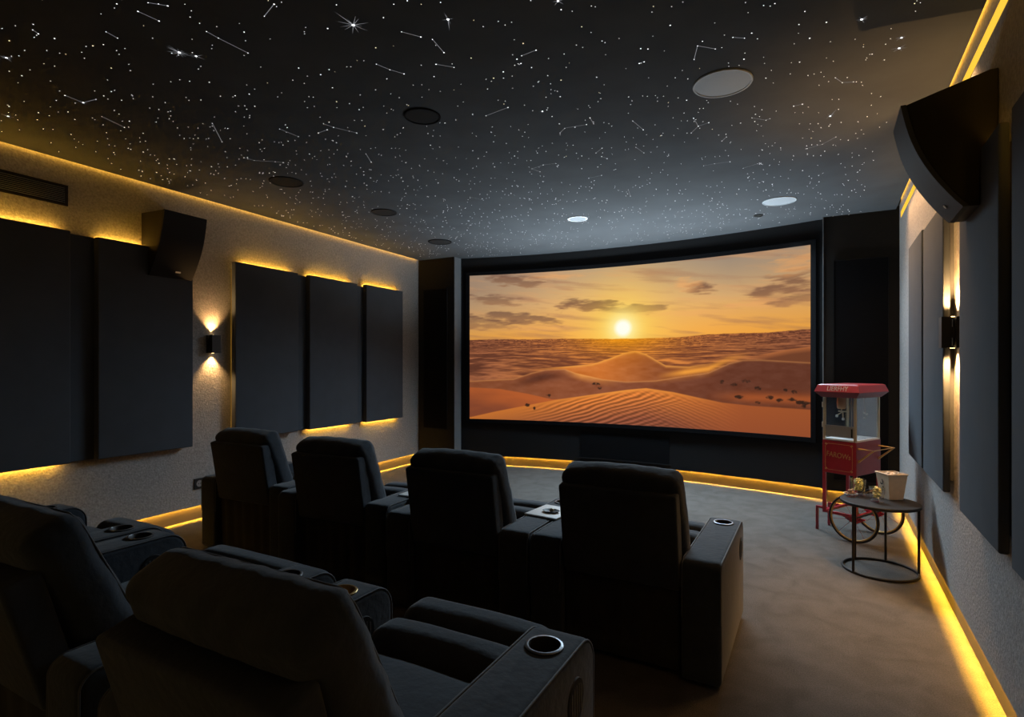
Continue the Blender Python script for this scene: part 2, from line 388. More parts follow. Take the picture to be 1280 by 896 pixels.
D_STREAK = [[[-2.629,1.366],[-2.618,1.45]],[[-2.922,1.378],[-2.93,1.431]],[[-2.527,1.354],[-2.475,1.407]],[[-2.505,1.602],[-2.506,1.662],[-2.495,1.812]],[[-3.821,1.589],[-3.83,1.685],[-3.717,1.7]],[[-3.942,1.836],[-3.991,1.99]],[[-3.425,2.23],[-3.648,2.446]],[[-3.205,1.206],[-3.22,1.233]],[[-2.167,1.656],[-2.058,1.621]],[[-1.703,2.042],[-1.649,2.118]],[[-1.612,2.16],[-1.63,2.28]],[[-2.001,2.199],[-1.976,2.275],[-1.937,2.343]],[[-1.729,2.348],[-1.664,2.418]],[[-3.114,2.496],[-3.105,2.641]],[[-2.797,2.579],[-2.781,2.649],[-2.711,2.788]],[[-2.938,2.664],[-2.847,2.656]],[[-1.811,2.984],[-1.635,2.951]],[[-3.783,2.714],[-3.765,2.79],[-3.647,2.883],[-3.607,2.924]],[[-1.301,2.491],[-1.215,2.481]],[[-1.507,3.444],[-1.449,3.389],[-1.303,3.406]],[[-1.248,3.323],[-1.258,3.417]],[[-1.023,3.498],[-1.0,3.662]],[[-1.127,3.933],[-1.105,4.065]],[[-0.541,2.943],[-0.503,2.826],[-0.431,2.896]],[[-0.599,3.756],[-0.668,3.78],[-0.73,3.867]],[[-0.673,3.643],[-0.668,3.78]],[[-0.798,2.846],[-0.772,2.843]],[[-1.416,3.896],[-1.346,3.83]],[[-0.342,2.834],[-0.294,2.867]],[[-0.347,3.814],[-0.272,3.894],[-0.248,3.881]],[[-0.11,3.763],[-0.063,3.759]],[[0.1,3.499],[0.136,3.578],[0.204,3.605]],[[-0.046,4.547],[0.05,4.508],[0.13,4.41]],[[-0.567,4.108],[-0.53,4.051]],[[-1.762,3.948],[-1.864,3.932],[-1.98,3.969],[-1.952,4.058]],[[-2.817,4.355],[-2.759,4.501]],[[-1.66,4.393],[-1.543,4.378]],[[-1.459,4.853],[-1.498,5.045]],[[-1.403,3.983],[-1.38,4.042]],[[-0.764,4.551],[-0.683,4.546],[-0.571,4.558]],[[-0.497,4.757],[-0.388,4.706],[-0.365,4.709]],[[-2.918,3.095],[-3.004,3.243]]]
D_FLARE = [[-2.794,1.645,1.5,[-2.793,1.578]],[-1.864,1.895,1.6,[-1.866,1.782]],[-1.457,2.069,1.2,[-1.499,2.142]],[0.088,4.025,0.9,[0.12,3.93]],[0.188,2.965,0.8,[0.206,2.962]],[0.368,3.324,0.8,None],[0.366,3.223,0.6,[0.34,3.217]],[-2.752,1.705,0.8,None],[-3.83,1.685,0.8,None],[-1.474,3.099,0.6,None],[-3.615,1.252,0.9,[-3.625,1.23]],[-4.455,1.551,0.8,[-4.456,1.512]],[-0.968,2.191,0.7,None]]

# ------------------------------------------------------------------ cinema screen: picture painted per vertex by procedural noise
def vnoise(x, y, seed):
    rs = np.random.RandomState(seed); G = rs.rand(257, 257)
    xi = np.floor(x).astype(int); yi = np.floor(y).astype(int); fx = x - xi; fy = y - yi
    fx = fx * fx * (3 - 2 * fx); fy = fy * fy * (3 - 2 * fy)
    xi %= 256; yi %= 256
    return (G[yi, xi] * (1 - fx) + G[yi, xi + 1] * fx) * (1 - fy) + (G[yi + 1, xi] * (1 - fx) + G[yi + 1, xi + 1] * fx) * fy
def fbm(x, y, seed, oct=5):
    t = 0; a = .5; s = 0
    for k in range(oct):
        t = t + a * vnoise(x * 2 ** k + 17 * k, y * 2 ** k + 31 * k, seed + k); s += a; a *= .5
    return t / s
def lerp(a, b, t): return a + (b - a) * t
def paint(U, V):
    C = np.zeros(U.shape + (3,))
    def rgb(*c): return np.array(c) / 255.0
    def sm(q): return np.clip(q / .006 + .5, 0, 1)
    def interp(pl): xs, ys = zip(*pl); return np.interp(U, xs, ys)
    hor = interp(D_HOR) + 0.004 * (fbm(U * 60, U * 0 + 3, 5, 3) - .5)
    su, sv = D_SUN
    du = (U - su) * 2.1; dv = (V - sv); rs = np.sqrt(du ** 2 + dv ** 2)
    # sky
    t = np.clip(V / 0.45, 0, 1)[..., None]
    top = rgb(176, 150, 124); mid = rgb(222, 172, 112); low = rgb(244, 166, 66)
    sky = np.where(t < .5, lerp(top, mid, t * 2), lerp(mid, low, t * 2 - 1))
    sky = lerp(sky, rgb(140, 128, 118), (np.clip((np.abs(U - .80) / .3), 0, 1) < 1)[..., None] * (np.clip(1 - np.abs(U - .80) / .28, 0, 1) * np.clip(1 - V / .28, 0, 1) * .6)[..., None])
    sky = lerp(sky, rgb(158, 132, 112), (np.clip(1 - U / .34, 0, 1) * np.clip(1.2 - V / .42, 0, 1) * .75)[..., None])
    glow = np.exp(-(rs / .30) ** 1.3)[..., None]
    sky = lerp(sky, rgb(255, 205, 110), glow * .85)
    # clouds
    cn = fbm(U * 9 + 3 * V, V * 34 - 10 * U, 11, 5); cn2 = fbm(U * 26, V * 60, 15, 4)
    wisps = np.clip((cn - .50) * 3.2, 0, 1)[..., None] * (np.clip(1 - V / .42, 0, 1) ** .5)[..., None]
    sky = lerp(sky, rgb(226, 160, 104), wisps * .45)
    wd = np.clip((fbm(U * 7 - 2 * V + 9, V * 30 - 7 * U, 23, 5) - .52) * 3.5, 0, 1)[..., None]
    sky = lerp(sky, rgb(160, 112, 86), wd * .5 * np.clip(1.2 - glow, 0, 1))
    for (cx, cy, rx, ry, tone) in D_CLOUD:
        sl = 0.22 if cx < .25 else (-.35 if cx > .9 else 0.05)
        uu = (U - cx) / rx; vv = (V - cy - sl * (U - cx)) / ry
        d = uu ** 2 + vv ** 2 + 2.6 * (cn2 - .5) + 2.2 * (cn - .5)
        a = np.clip((1.3 - d) * .75, 0, 1)[..., None]
        a = a * a * (3 - 2 * a)
        if tone < 0:
            colr = lerp(rgb(104, 74, 62), rgb(150, 104, 74), np.clip((vv + 1) / 2, 0, 1)[..., None]); sky = lerp(sky, colr, a * (-tone) * .85)
        else: sky = lerp(sky, rgb(238, 168, 104), a * tone)
    g2 = np.exp(-(rs / .165) ** 1.4)[..., None]
    sky = lerp(sky, rgb(255, 214, 70), g2 * .9)
    g3 = np.exp(-(rs / .095) ** 2.0)[..., None]
    sky = lerp(sky, rgb(255, 248, 190), g3)
    disk = np.clip((.064 - rs) / .030, 0, 1)[..., None]
    sky = lerp(sky, rgb(255, 255, 240), disk)
    # far desert: rows of low dunes
    depth = np.clip((V - hor) / (.72 - hor), 0, 1)
    rows = 1 / (depth + .13)
    n1 = .62 * fbm(U * (5 + 5 * rows), rows * 11 + 2.2 * fbm(U * 7, V * 12, 3, 3), 41, 4) + .38 * fbm(U * (14 + 9 * rows), rows * 24 + 3 * fbm(U * 9, V * 14, 7, 3), 45, 3)
    lit = np.clip((n1 - .40) * 3.6, 0, 1)[..., None]
    dk = lerp(rgb(122, 64, 40), rgb(104, 58, 42), np.clip(np.abs(U - su) * 1.6, 0, 1)[..., None]); lt = lerp(rgb(232, 138, 52), rgb(190, 112, 70), np.clip(np.abs(U - su) * 2.2, 0, 1)[..., None])
    des = lerp(dk, lt, lit)
    # centre dune
    cen = interp(D_CEN); incen = sm(V - cen) * np.clip((U - .21) * 9, 0, 1) * np.clip((.78 - U) * 12, 0, 1)
    e = V - cen
    side = np.clip((U - .535) * 10, -1, 1)
    cc = lerp(rgb(206, 112, 44), rgb(138, 74, 42), np.clip(side * .5 + .5, 0, 1)[..., None])
    cc = cc + (fbm(U * 30, V * 40, 51, 3)[..., None] - .5) * .10
    cc = lerp(cc, rgb(250, 170, 70), np.exp(-(e / .012) ** 2)[..., None] * .7)
    des = lerp(des, cc, incen[..., None])
    rt = interp(D_RT); inr = sm(V - rt) * np.clip((U - .83) * 14, 0, 1)
    cr = lerp(rgb(196, 112, 60), rgb(126, 70, 44), np.clip((V - rt) / .03, 0, 1)[..., None]); des = lerp(des, cr, inr[..., None])
    # middle dunes
    m = interp(D_MID); inm = sm(V - m); e = V - m
    base = lerp(rgb(150, 82, 50), rgb(112, 60, 42), np.clip((U - .3) * 2, 0, 1)[..., None])
    litl = np.clip(1 - e / .05, 0, 1) * np.clip((U - .30) * 14, 0, 1) * np.clip((.50 - U) * 8, 0, 1)
    litr = np.clip(1 - np.abs(e) / .035, 0, 1) * np.clip((U - .55) * 8, 0, 1) * np.clip((.84 - U) * 9, 0, 1)
    cm = lerp(base, rgb(236, 150, 62), np.clip(litl + .35 * litr, 0, 1)[..., None])
    cm = lerp(cm, rgb(92, 48, 34), (np.exp(-((U - .24) / .07) ** 2 - ((e - .045) / .03) ** 2) * .9)[..., None])
    cm = cm + (fbm(U * 40, V * 50, 61, 3)[..., None] - .5) * .07
    cm = lerp(cm, rgb(238, 160, 84), np.exp(-(e / .007) ** 2)[..., None] * .6)
    des = lerp(des, cm, inm[..., None])
    # lit slope left of the right hand crest
    band = np.exp(-((V - (m - .022)) / .02) ** 2) * np.clip((U - .60) * 12, 0, 1) * np.clip((.86 - U) * 9, 0, 1) * (V < m)
    des = lerp(des, rgb(246, 158, 54), band[..., None])
    lw = interp(D_LOW); inl = sm(V - lw) * np.clip((.33 - U) * 20, 0, 1)
    cl = lerp(rgb(196, 96, 44), rgb(146, 74, 46), np.clip((V - lw) / .16 + (fbm(U * 9, V * 16, 71, 3) - .5) * .9, 0, 1)[..., None]); des = lerp(des, cl, inl[..., None])
    # right flat sand
    fl = np.exp(-((V - .805) / .03) ** 2) * np.clip((U - .74) * 9, 0, 1); des = lerp(des, rgb(190, 92, 42), (fl * .8)[..., None])
    # foreground rippled dune
    f = interp(D_FORE); inf = sm(V - f); e = V - f
    cf = lerp(rgb(220, 122, 46), rgb(140, 76, 52), np.clip(e / .19, 0, 1)[..., None])
    cf = lerp(cf, rgb(168, 82, 44), np.clip((U - .64) * 5, 0, 1)[..., None] * .8)
    wob = fbm(U * 9, V * 12, 81, 3); wob2 = fbm(U * 22, V * 26, 87, 3)
    pl_ = 1.42 * (166 * U + 175 * V * (1 + .25 * (.45 - U))) + 7 * wob + 2.2 * wob2
    pr_ = 1.9 * (-140 * U + 176 * V) + 6 * wob + 4.5 * wob2
    mk_ = 1 / (1 + np.exp(-((U - .60) * 22 + 5 * (wob - .5) + 5 * (wob2 - .5))))
    rip = np.sin(pl_) * (1 - mk_) + np.sin(pr_) * mk_
    w = np.clip((U - .16) * 5, 0, 1) * np.clip((.84 - U) * 4, 0, 1) * np.clip(e / .035, 0, 1)
    cf = cf * (1 + (.27 - .10 * mk_)[..., None] * (rip * w)[..., None])
    cf = lerp(cf, rgb(250, 160, 60), (np.exp(-(e / .014) ** 2) * np.clip(1 - np.abs(U - .5) / .3, 0, 1))[..., None] * .75)
    des = lerp(des, cf, inf[..., None])
    for k, (bu, bv) in enumerate(D_BUSH):
        d = ((U - bu) / (.006 + .003 * (k % 3))) ** 2 + ((V - bv) / .011) ** 2 + 2.2 * (fbm(U * 160, V * 90, 91, 2) - .5)
        des = lerp(des, rgb(52, 34, 26), (np.clip(1.1 - d, 0, 1) * .9)[..., None])
    wash = np.exp(-(np.abs(du) / .28) ** 2 - (np.clip(V - sv, 0, 9) / .13) ** 2)[..., None]
    WASH = wash
    shade = 1.04 - .10 * np.clip((np.sqrt(du ** 2 + ((V - .40) * 1.0) ** 2) - .22) / .5, 0, 1); des = des * shade[..., None]
    des = lerp(des, des.mean(-1, keepdims=True) * np.array([1.18, .92, .80]), .10)
    des = lerp(des, rgb(255, 164, 14), WASH * .92)
    below = np.clip((V - hor) / .004, 0, 1)[..., None]
    C = sky * (1 - below) + des * below
    vig = 1 - .10 * np.clip(np.abs(U - .5) * 2 - .5, 0, 1)[..., None]
    return np.clip(C * vig, 0, 1)

NU, NV = 760, 340
us = np.linspace(0, 1, NU + 1); vs_ = np.linspace(0, 1, NV + 1)
U, V = np.meshgrid(us, vs_)
img = paint(U, V)
lin = np.where(img <= .04045, img / 12.92, ((img + .055) / 1.055) ** 2.4)
SZ0, SZ1 = 0.661, 2.756
scr = thing('cinema_screen', 'wide curved cinema screen showing a desert sunset over orange dunes', 'screen', (AX, 7.17, SZ0))
OFS = 0.012
ang = (us * 2 - 1) * AM
X = AX + (AR - OFS) * np.sin(ang) - AX; Y = AYC + (AR - OFS) * np.cos(ang) - 7.17
co = np.zeros((NV + 1, NU + 1, 3)); co[..., 0] = X[None, :]; co[..., 1] = Y[None, :]; co[..., 2] = ((1 - vs_) * (SZ1 - SZ0))[:, None]
i = np.arange(NV)[:, None] * (NU + 1) + np.arange(NU)[None, :]
quads = np.stack([i + NU + 1, i + NU + 2, i + 1, i], -1).reshape(-1, 4)
me = bpy.data.meshes.new('picture')
me.vertices.add((NV + 1) * (NU + 1)); me.vertices.foreach_set('co', co.reshape(-1))
me.loops.add(quads.size); me.loops.foreach_set('vertex_index', quads.reshape(-1).astype(np.int32))
me.polygons.add(len(quads)); me.polygons.foreach_set('loop_start', np.arange(0, quads.size, 4, dtype=np.int32))
me.update(calc_edges=True); me.validate()
at = me.color_attributes.new('picture', 'FLOAT_COLOR', 'POINT')
at.data.foreach_set('color', np.concatenate([lin, np.ones(lin.shape[:2] + (1,))], -1).reshape(-1).astype(np.float32))
pm = bpy.data.materials.new('projected_picture'); pm.use_nodes = True; nt = pm.node_tree; nt.nodes.clear()
a_ = nt.nodes.new('ShaderNodeVertexColor'); a_.layer_name = 'picture'
e_ = nt.nodes.new('ShaderNodeEmission'); e_.inputs['Strength'].default_value = SCREEN_GAIN
o_ = nt.nodes.new('ShaderNodeOutputMaterial'); nt.links.new(a_.outputs['Color'], e_.inputs['Color']); nt.links.new(e_.outputs[0], o_.inputs[0])
pm.cycles.emission_sampling = 'NONE'
me.materials.append(pm)
pic = bpy.data.objects.new('picture', me); COL.objects.link(pic); pic.parent = scr
tr = Matrix.Translation((-AX, -7.17, -SZ0))
xa, xb = AX - AR * math.sin(AM), AX + AR * math.sin(AM)
fr = MB()
for (x0, x1, z0, z1) in ((xa - .03, xb + .03, SZ1, SZ1 + .05), (xa - .03, xb + .03, SZ0 - .05, SZ0), (xa - .05, xa, SZ0 - .05, SZ1 + .05), (xb, xb + .05, SZ0 - .05, SZ1 + .05)):
    t_ = arc_slab(x0, x1, z0, z1, 0.002, 0.03, n=40 if x1 - x0 > 1 else 2); fr.add(t_.v, t_.f)
fr.xf(tr).build('frame', M['grille'], scr)

# ------------------------------------------------------------------ acoustic wall panels
def wall_matrix(side, y, z):
    """local x along the wall (away from camera), local y out of the wall into the room, z up; origin on the wall face"""
    if side == 'L': d, n, x = LD, LN, lwx(y)
    else: d, n, x = RD, RN, rwx(y)
    return Matrix(((d.x, n.x, 0, x), (d.y, n.y, 0, y), (0, 0, 1, z), (0, 0, 0, 1)))
def wall_thing(side, name, label, cat, y, z, group=None):
    o = thing(name, label, cat, group=group); o.matrix_world = wall_matrix(side, y, z); return o
def panel(side, y0, y1, z0, z1, gap, th, label, leds='tb', mat_='panel', n0=.05, dz=.012):
    L = (y1 - y0) / LD.y; h = z1 - z0
    p = wall_thing(side, 'acoustic_panel', label, 'acoustic panel', y0, z0, 'fabric acoustic panels on the %s wall' % ('left' if side == 'L' else 'right'))
    MB().soft((L, th, h), .010, (L / 2, gap + th / 2, h / 2), seg=2, cs=3).build('fabric_face', M[mat_], p, smooth=True, auto=35)
    ins = .06
    MB().b2(ins, L - ins, 0.0005, gap, ins, h - ins).build('backing_frame', M['panelside'], p)
    if 't' in leds: MB().b2(n0, L - .05, .004, gap - .006, h - dz - .018, h - dz).build('led_strip', M['ledp'], p)
    if 'b' in leds: MB().b2(n0, L - .05, .004, gap - .006, .012, .030).build('led_strip', M['ledp'], p)
    if 'n' in leds: MB().b2(.020, .035, .004, gap - .006, .06, h - .06).build('led_strip', M['ledn'], p)
    if 'f' in leds: MB().b2(L - .05, L - .032, .004, gap - .004, .06, h - .06).build('led_strip', M['ledp'], p)
    return p
def filler(side, y0, y1, z0, z1, th, label):
    L = (y1 - y0) / LD.y
    p = MB().soft((L + .05, th, z1 - z0), .004, (L / 2, th / 2 + .0005, (z1 - z0) / 2), seg=1, cs=2).build('recessed_panel', M['panel'])
    p.matrix_world = wall_matrix(side, y0, z0)
    tag(p, label, 'acoustic panel', 'thin recessed panels between the acoustic panels')
ZT, ZBt = 2.468, 0.703
panel('L', 0.95, 2.093, ZBt, ZT, .035, .065, 'black fabric acoustic panel under the air vent at the left edge', 'tb')
panel('L', 2.278, 3.059, ZBt, ZT - .008, .035, .065, 'black fabric acoustic panel with the wall speaker over its top corner', 't')
panel('L', 3.493, 4.275, ZBt + .01, ZT, .035, .065, 'charcoal acoustic panel just right of the glowing wall sconce', 'tn', n0=.13)
panel('L', 4.442, 5.225, ZBt + .01, ZT + .006, .035, .065, 'charcoal acoustic panel in the middle of three beside the sconce', 'tb')
panel('L', 5.392, 6.15, ZBt + .005, ZT + .02, .035, .065, 'charcoal acoustic panel nearest the screen on the left wall', 'tb')
filler('L', 2.097, 2.272, ZBt, ZT - .010, .034, 'narrow dark strip panel between the two near black acoustic panels')
filler('L', 4.28, 4.437, ZBt + .01, ZT - .008, .034, 'narrow dark strip panel between first and middle panel right of the sconce')
filler('L', 5.23, 5.387, ZBt + .01, ZT - .002, .034, 'narrow dark strip panel between middle panel and the panel nearest the screen')
RT, RB = 2.368, 0.733
panel('R', 4.735, 5.45, RB, RT + .02, .025, .035, 'grey acoustic panel farthest along the right wall beside the column', 't', n0=.22, dz=.03)
panel('R', 3.905, 4.655, RB, RT, .025, .035, 'grey acoustic panel just beyond the right wall sconce', 't', n0=.22, dz=.03)
panel('R', 2.727, 3.453, RB, RT, .025, .035, 'large grey acoustic panel under the right wall speaker', 't', n0=.22, dz=.03)
panel('R', 1.55, 2.558, RB, RT - .01, .025, .035, 'grey acoustic panel cut off by the right edge of the picture', 't', n0=.22, dz=.03)

# ------------------------------------------------------------------ wall speakers (wedge bodies with curved sloping fronts)
def wall_speaker(side, y0, y1, z0, z1, zf, off_t, off_b, label):
    p = wall_thing(side, 'wall_speaker', label, 'speaker', y0, z0)
    L = y1 - y0; h = z1 - z0; n = 14
    prof = []
    hf = zf - z0
    for k in range(n + 1):
        t = k / n; z = hf * t
        o_ = off_b + (off_t - off_b) * (t ** 0.9) + 0.035 * math.sin(PI * t)
        prof.append((o_, z))
    body = [(q - .022, z) for q, z in prof]
    poly = [(0.062 if side == 'L' else .062, 0.0)] + body + [(0.0 + .03, h), (0.003, h), (0.003, h * .3), (.062, h * .28)]
    MB().prism(poly, 0.0, L).build('cabinet', M['speaker'], p, bevel=.004)
    fr_ = prof + [(q - .021, z) for q, z in reversed(prof)]
    MB().prism(fr_, -.004, L + .004).build('front_grille', M['baffle' if side == 'R' else 'baffled'], p, smooth=True, auto=35)
    # small badge low on the front
    q, z = prof[1]; q2, z2 = prof[2]
    bd = MB().lathe([(.009, 0), (.009, .003)], n=16, axis='Y') if side == 'R' else MB().box((0, 0, 0), (.045, .004, .014))
    bx = L * .60 if side == 'L' else L * .5
    bd.xf(Matrix.Translation((bx, q + (q2 - q) * .30 + .002, z + (z2 - z) * .30)) @ Matrix.Rotation(-math.atan2(q2 - q, z2 - z), 4, 'X')).build('badge', M['white'], p)
    MB().b2(L * .3, L * .7, .001, .065, h * .05, h * .27).build('wall_bracket', M['blackm'], p)
    return p
wall_speaker('L', 2.66, 3.03, 2.215, 2.752, 2.745, .33, .12, 'black wedge wall speaker on the left wall above the acoustic panel')
wall_speaker('R', 3.0, 3.315, 2.125, 2.69, 2.605, .34, .12, 'large black wedge wall speaker high on the right wall')

# ------------------------------------------------------------------ up-down sconces
def sconce(side, yc, zc, label, gain=1.0):
    p = wall_thing(side, 'wall_sconce', label, 'wall lamp', yc, zc - .085)
    MB().b2(-.05, .05, .0008, .014, 0.0, .17).build('back_plate', M['blackm'], p, bevel=.002)
    MB().b2(-.012, .012, .014, .04, .055, .115).build('arm', M['blackm'], p)
    s_ = MB(); w = .045
    s_.b2(-w, w, .072, .078, 0, .17); s_.b2(-w, -w + .005, .036, .072, 0, .17); s_.b2(w - .005, w, .036, .072, 0, .17); s_.b2(-w, w, .036, .041, 0, .17); s_.b2(-w + .005, w - .005, .041, .072, .08, .09)
    s_.build('shade', M['blackm'], p)
    for z0 in (.012, .113): MB().lathe([(.010, z0), (.010, z0 + .045)], (0, .024, 0), 16).build('lamp_tube', M['chrome'], p, smooth=True, auto=40)
    for sgn, z in ((1, .172), (-1, -.002)):
        MB().lathe([(.011, 0), (.011, .0015)], (0, .024, z - .0007), 16).build('lamp_glass', M['lampface'], p)
        ld = bpy.data.lights.new('sconce_beam', 'SPOT'); ld.energy = SCONCE_W * gain; ld.color = (1.0, .55, .19); ld.spot_size = math.radians(96); ld.spot_blend = .9; ld.shadow_soft_size = .012
        lo = bpy.data.objects.new('sconce_beam', ld); COL.objects.link(lo)
        mw = wall_matrix(side, yc, zc) @ Vector((0, .03, sgn * .097)); lo.location = mw
        n = LN if side == 'L' else RN
        tilt = Vector((n.x * .06, n.y * .06, sgn)); lo.rotation_euler = tilt.to_track_quat('-Z', 'Y').to_euler()
    return p
sconce('L', 3.306, 1.65, 'small black up and down wall lamp glowing on the left wall')
sconce('R', 3.86, 1.63, 'black wall lamp in the lit gap between right wall panels', 2.8)

# ------------------------------------------------------------------ air vent, socket
v_ = wall_thing('L', 'air_vent', 'black slatted air vent high on the left wall', 'vent', 1.30, 2.668)
VL, VH = .815, .158
f_ = MB(); f_.b2(0, VL, .001, .014, 0, .016); f_.b2(0, VL, .001, .014, VH - .016, VH); f_.b2(0, .02, .001, .014, 0, VH); f_.b2(VL - .02, VL, .001, .014, 0, VH); f_.build('frame', M['blackm'], v_)
MB().b2(.01, VL - .01, .0006, .003, .01, VH - .01).build('back_plate', M['grille'], v_)
s_ = MB()
for k in range(9): s_.box((VL / 2, .009, .026 + k * (VH - .05) / 8), (VL - .04, .011, .002), RX(-35))
s_.build('slats', M['ledge'], v_)
k_ = wall_thing('L', 'wall_socket', 'black double wall socket low on the left wall behind the recliner', 'socket', 3.13, .285)
MB().b2(0, .19, .0006, .010, 0, .10).build('face_plate', M['blackp'], k_, bevel=.002)
for x in (.05, .14):
    s2 = MB().lathe([(.030, 0), (.030, .003), (.026, .003)], (x, .010, .05), 20, 'Y').build('socket_outlet', M['ledge'], k_)
    pn = MB(); pn.b2(x - .012, x - .006, .0131, .0136, .045, .055); pn.b2(x + .006, x + .012, .0131, .0136, .045, .055); pn.build('pin_hole', M['grille'], s2)

# ------------------------------------------------------------------ ceiling speakers and downlights
def ceil_disc(x, y, r, label, rim, face, name='ceiling_speaker', cat='ceiling speaker', rimw=.1, drop=.008):
    p = thing(name, label, cat, (x, y, CEIL))
    MB().lathe([(r * (1 - rimw), -.0006), (r * (1 - rimw), -drop), (r * .985, -drop), (r, -drop * .5), (r, -.0006)], n=48, cap0=False, cap1=False).build('rim', M[rim], p, smooth=True, auto=40)
    MB().lathe([(0.002, -drop * .55), (r * (1 - rimw), -drop * .55)], n=48, cap0=True, cap1=False).build('grille', M[face], p)
ceil_disc(-0.449, 3.269, .158, 'large grey round ceiling speaker with a pale rim, nearest the camera', 'silver', 'silverd', rimw=.07)
ceil_disc(-0.295, 5.872, .15, 'pale grey round ceiling speaker near the right end of the screen', 'silver', 'silverd', rimw=.07)
ceil_disc(-2.223, 5.547, .108, 'small round downlight with a white ring above the screen', 'ringw', 'silverd', 'downlight', 'downlight', rimw=.16)
ceil_disc(-2.165, 2.797, .115, 'black round ceiling speaker near the middle of the star ceiling', 'grille', 'dark', rimw=.1)
ceil_disc(-4.177, 5.756, .15, 'dark round ceiling speaker above the left column', 'grille', 'dark')
ceil_disc(-3.961, 3.243, .14, 'dark round ceiling speaker barely visible above the left wall sconce', 'dark', 'dark')
ceil_disc(-3.871, 4.367, .13, 'dark round ceiling speaker among stars above the left charcoal panels', 'dark', 'dark')
ceil_disc(-0.514, 6.334, .045, 'tiny dark round ceiling sensor close to the top of the screen', 'dark', 'column', 'ceiling_sensor', 'sensor')

# ------------------------------------------------------------------ recliners
from mathutils import noise as mnoise
AW, AH, AL = 0.18, 0.567, 0.87
def rounded_profile(y0, y1, z0, z1, rf, rr, n=8):
    p = [(y0, z0), (y1, z0)]
    for k in range(n + 1):
        a = PI / 2 * k / n; p.append((y1 - rf + rf * math.cos(a), z1 - rf + rf * math.sin(a)))
    for k in range(n + 1):
        a = PI / 2 + PI / 2 * k / n; p.append((y0 + rr + rr * math.cos(a), z1 - rr + rr * math.sin(a)))
    return p
CUPY = 0.705
_arm = {}
def arm_mesh():
    """armrest with a real drilled cup recess, centred on x = 0"""
    if 'm' in _arm: return _arm['m']
    prof = rounded_profile(0, AL, 0.02, AH, .085, .05)
    a = MB().prism(prof, -AW / 2 + .002, AW / 2 - .002).build('tmp_arm', M['velvet'], bevel=.022, bseg=4)
    c = MB().lathe([(.043, AH - .075), (.043, AH + .05)], (0, CUPY, 0), 32).build('tmp_cut', M['velvet'])
    b = a.modifiers.new('cut', 'BOOLEAN'); b.operation = 'DIFFERENCE'; b.object = c; b.solver = 'EXACT'
    dg = bpy.context.evaluated_depsgraph_get(); dg.update()
    me = bpy.data.meshes.new_from_object(a.evaluated_get(dg)); me.name = 'armrest'
    bpy.data.objects.remove(a); bpy.data.objects.remove(c)
    me.polygons.foreach_set('use_smooth', [True] * len(me.polygons)); me.set_sharp_from_angle(angle=math.radians(38))
    me.materials.clear(); me.materials.append(M['velvet'])
    _arm['m'] = me; return me
def ring_path(w, h, r, y, n=8):
    P = []
    for (cx, cz, a0) in ((w / 2 - r, h / 2 - r, 0), (-w / 2 + r, h / 2 - r, PI / 2), (-w / 2 + r, -h / 2 + r, PI), (w / 2 - r, -h / 2 + r, 1.5 * PI)):
        for k in range(n + 1):
            a = a0 + PI / 2 * k / n; P.append((cx + r * math.cos(a), y, cz + r * math.sin(a)))
    return P
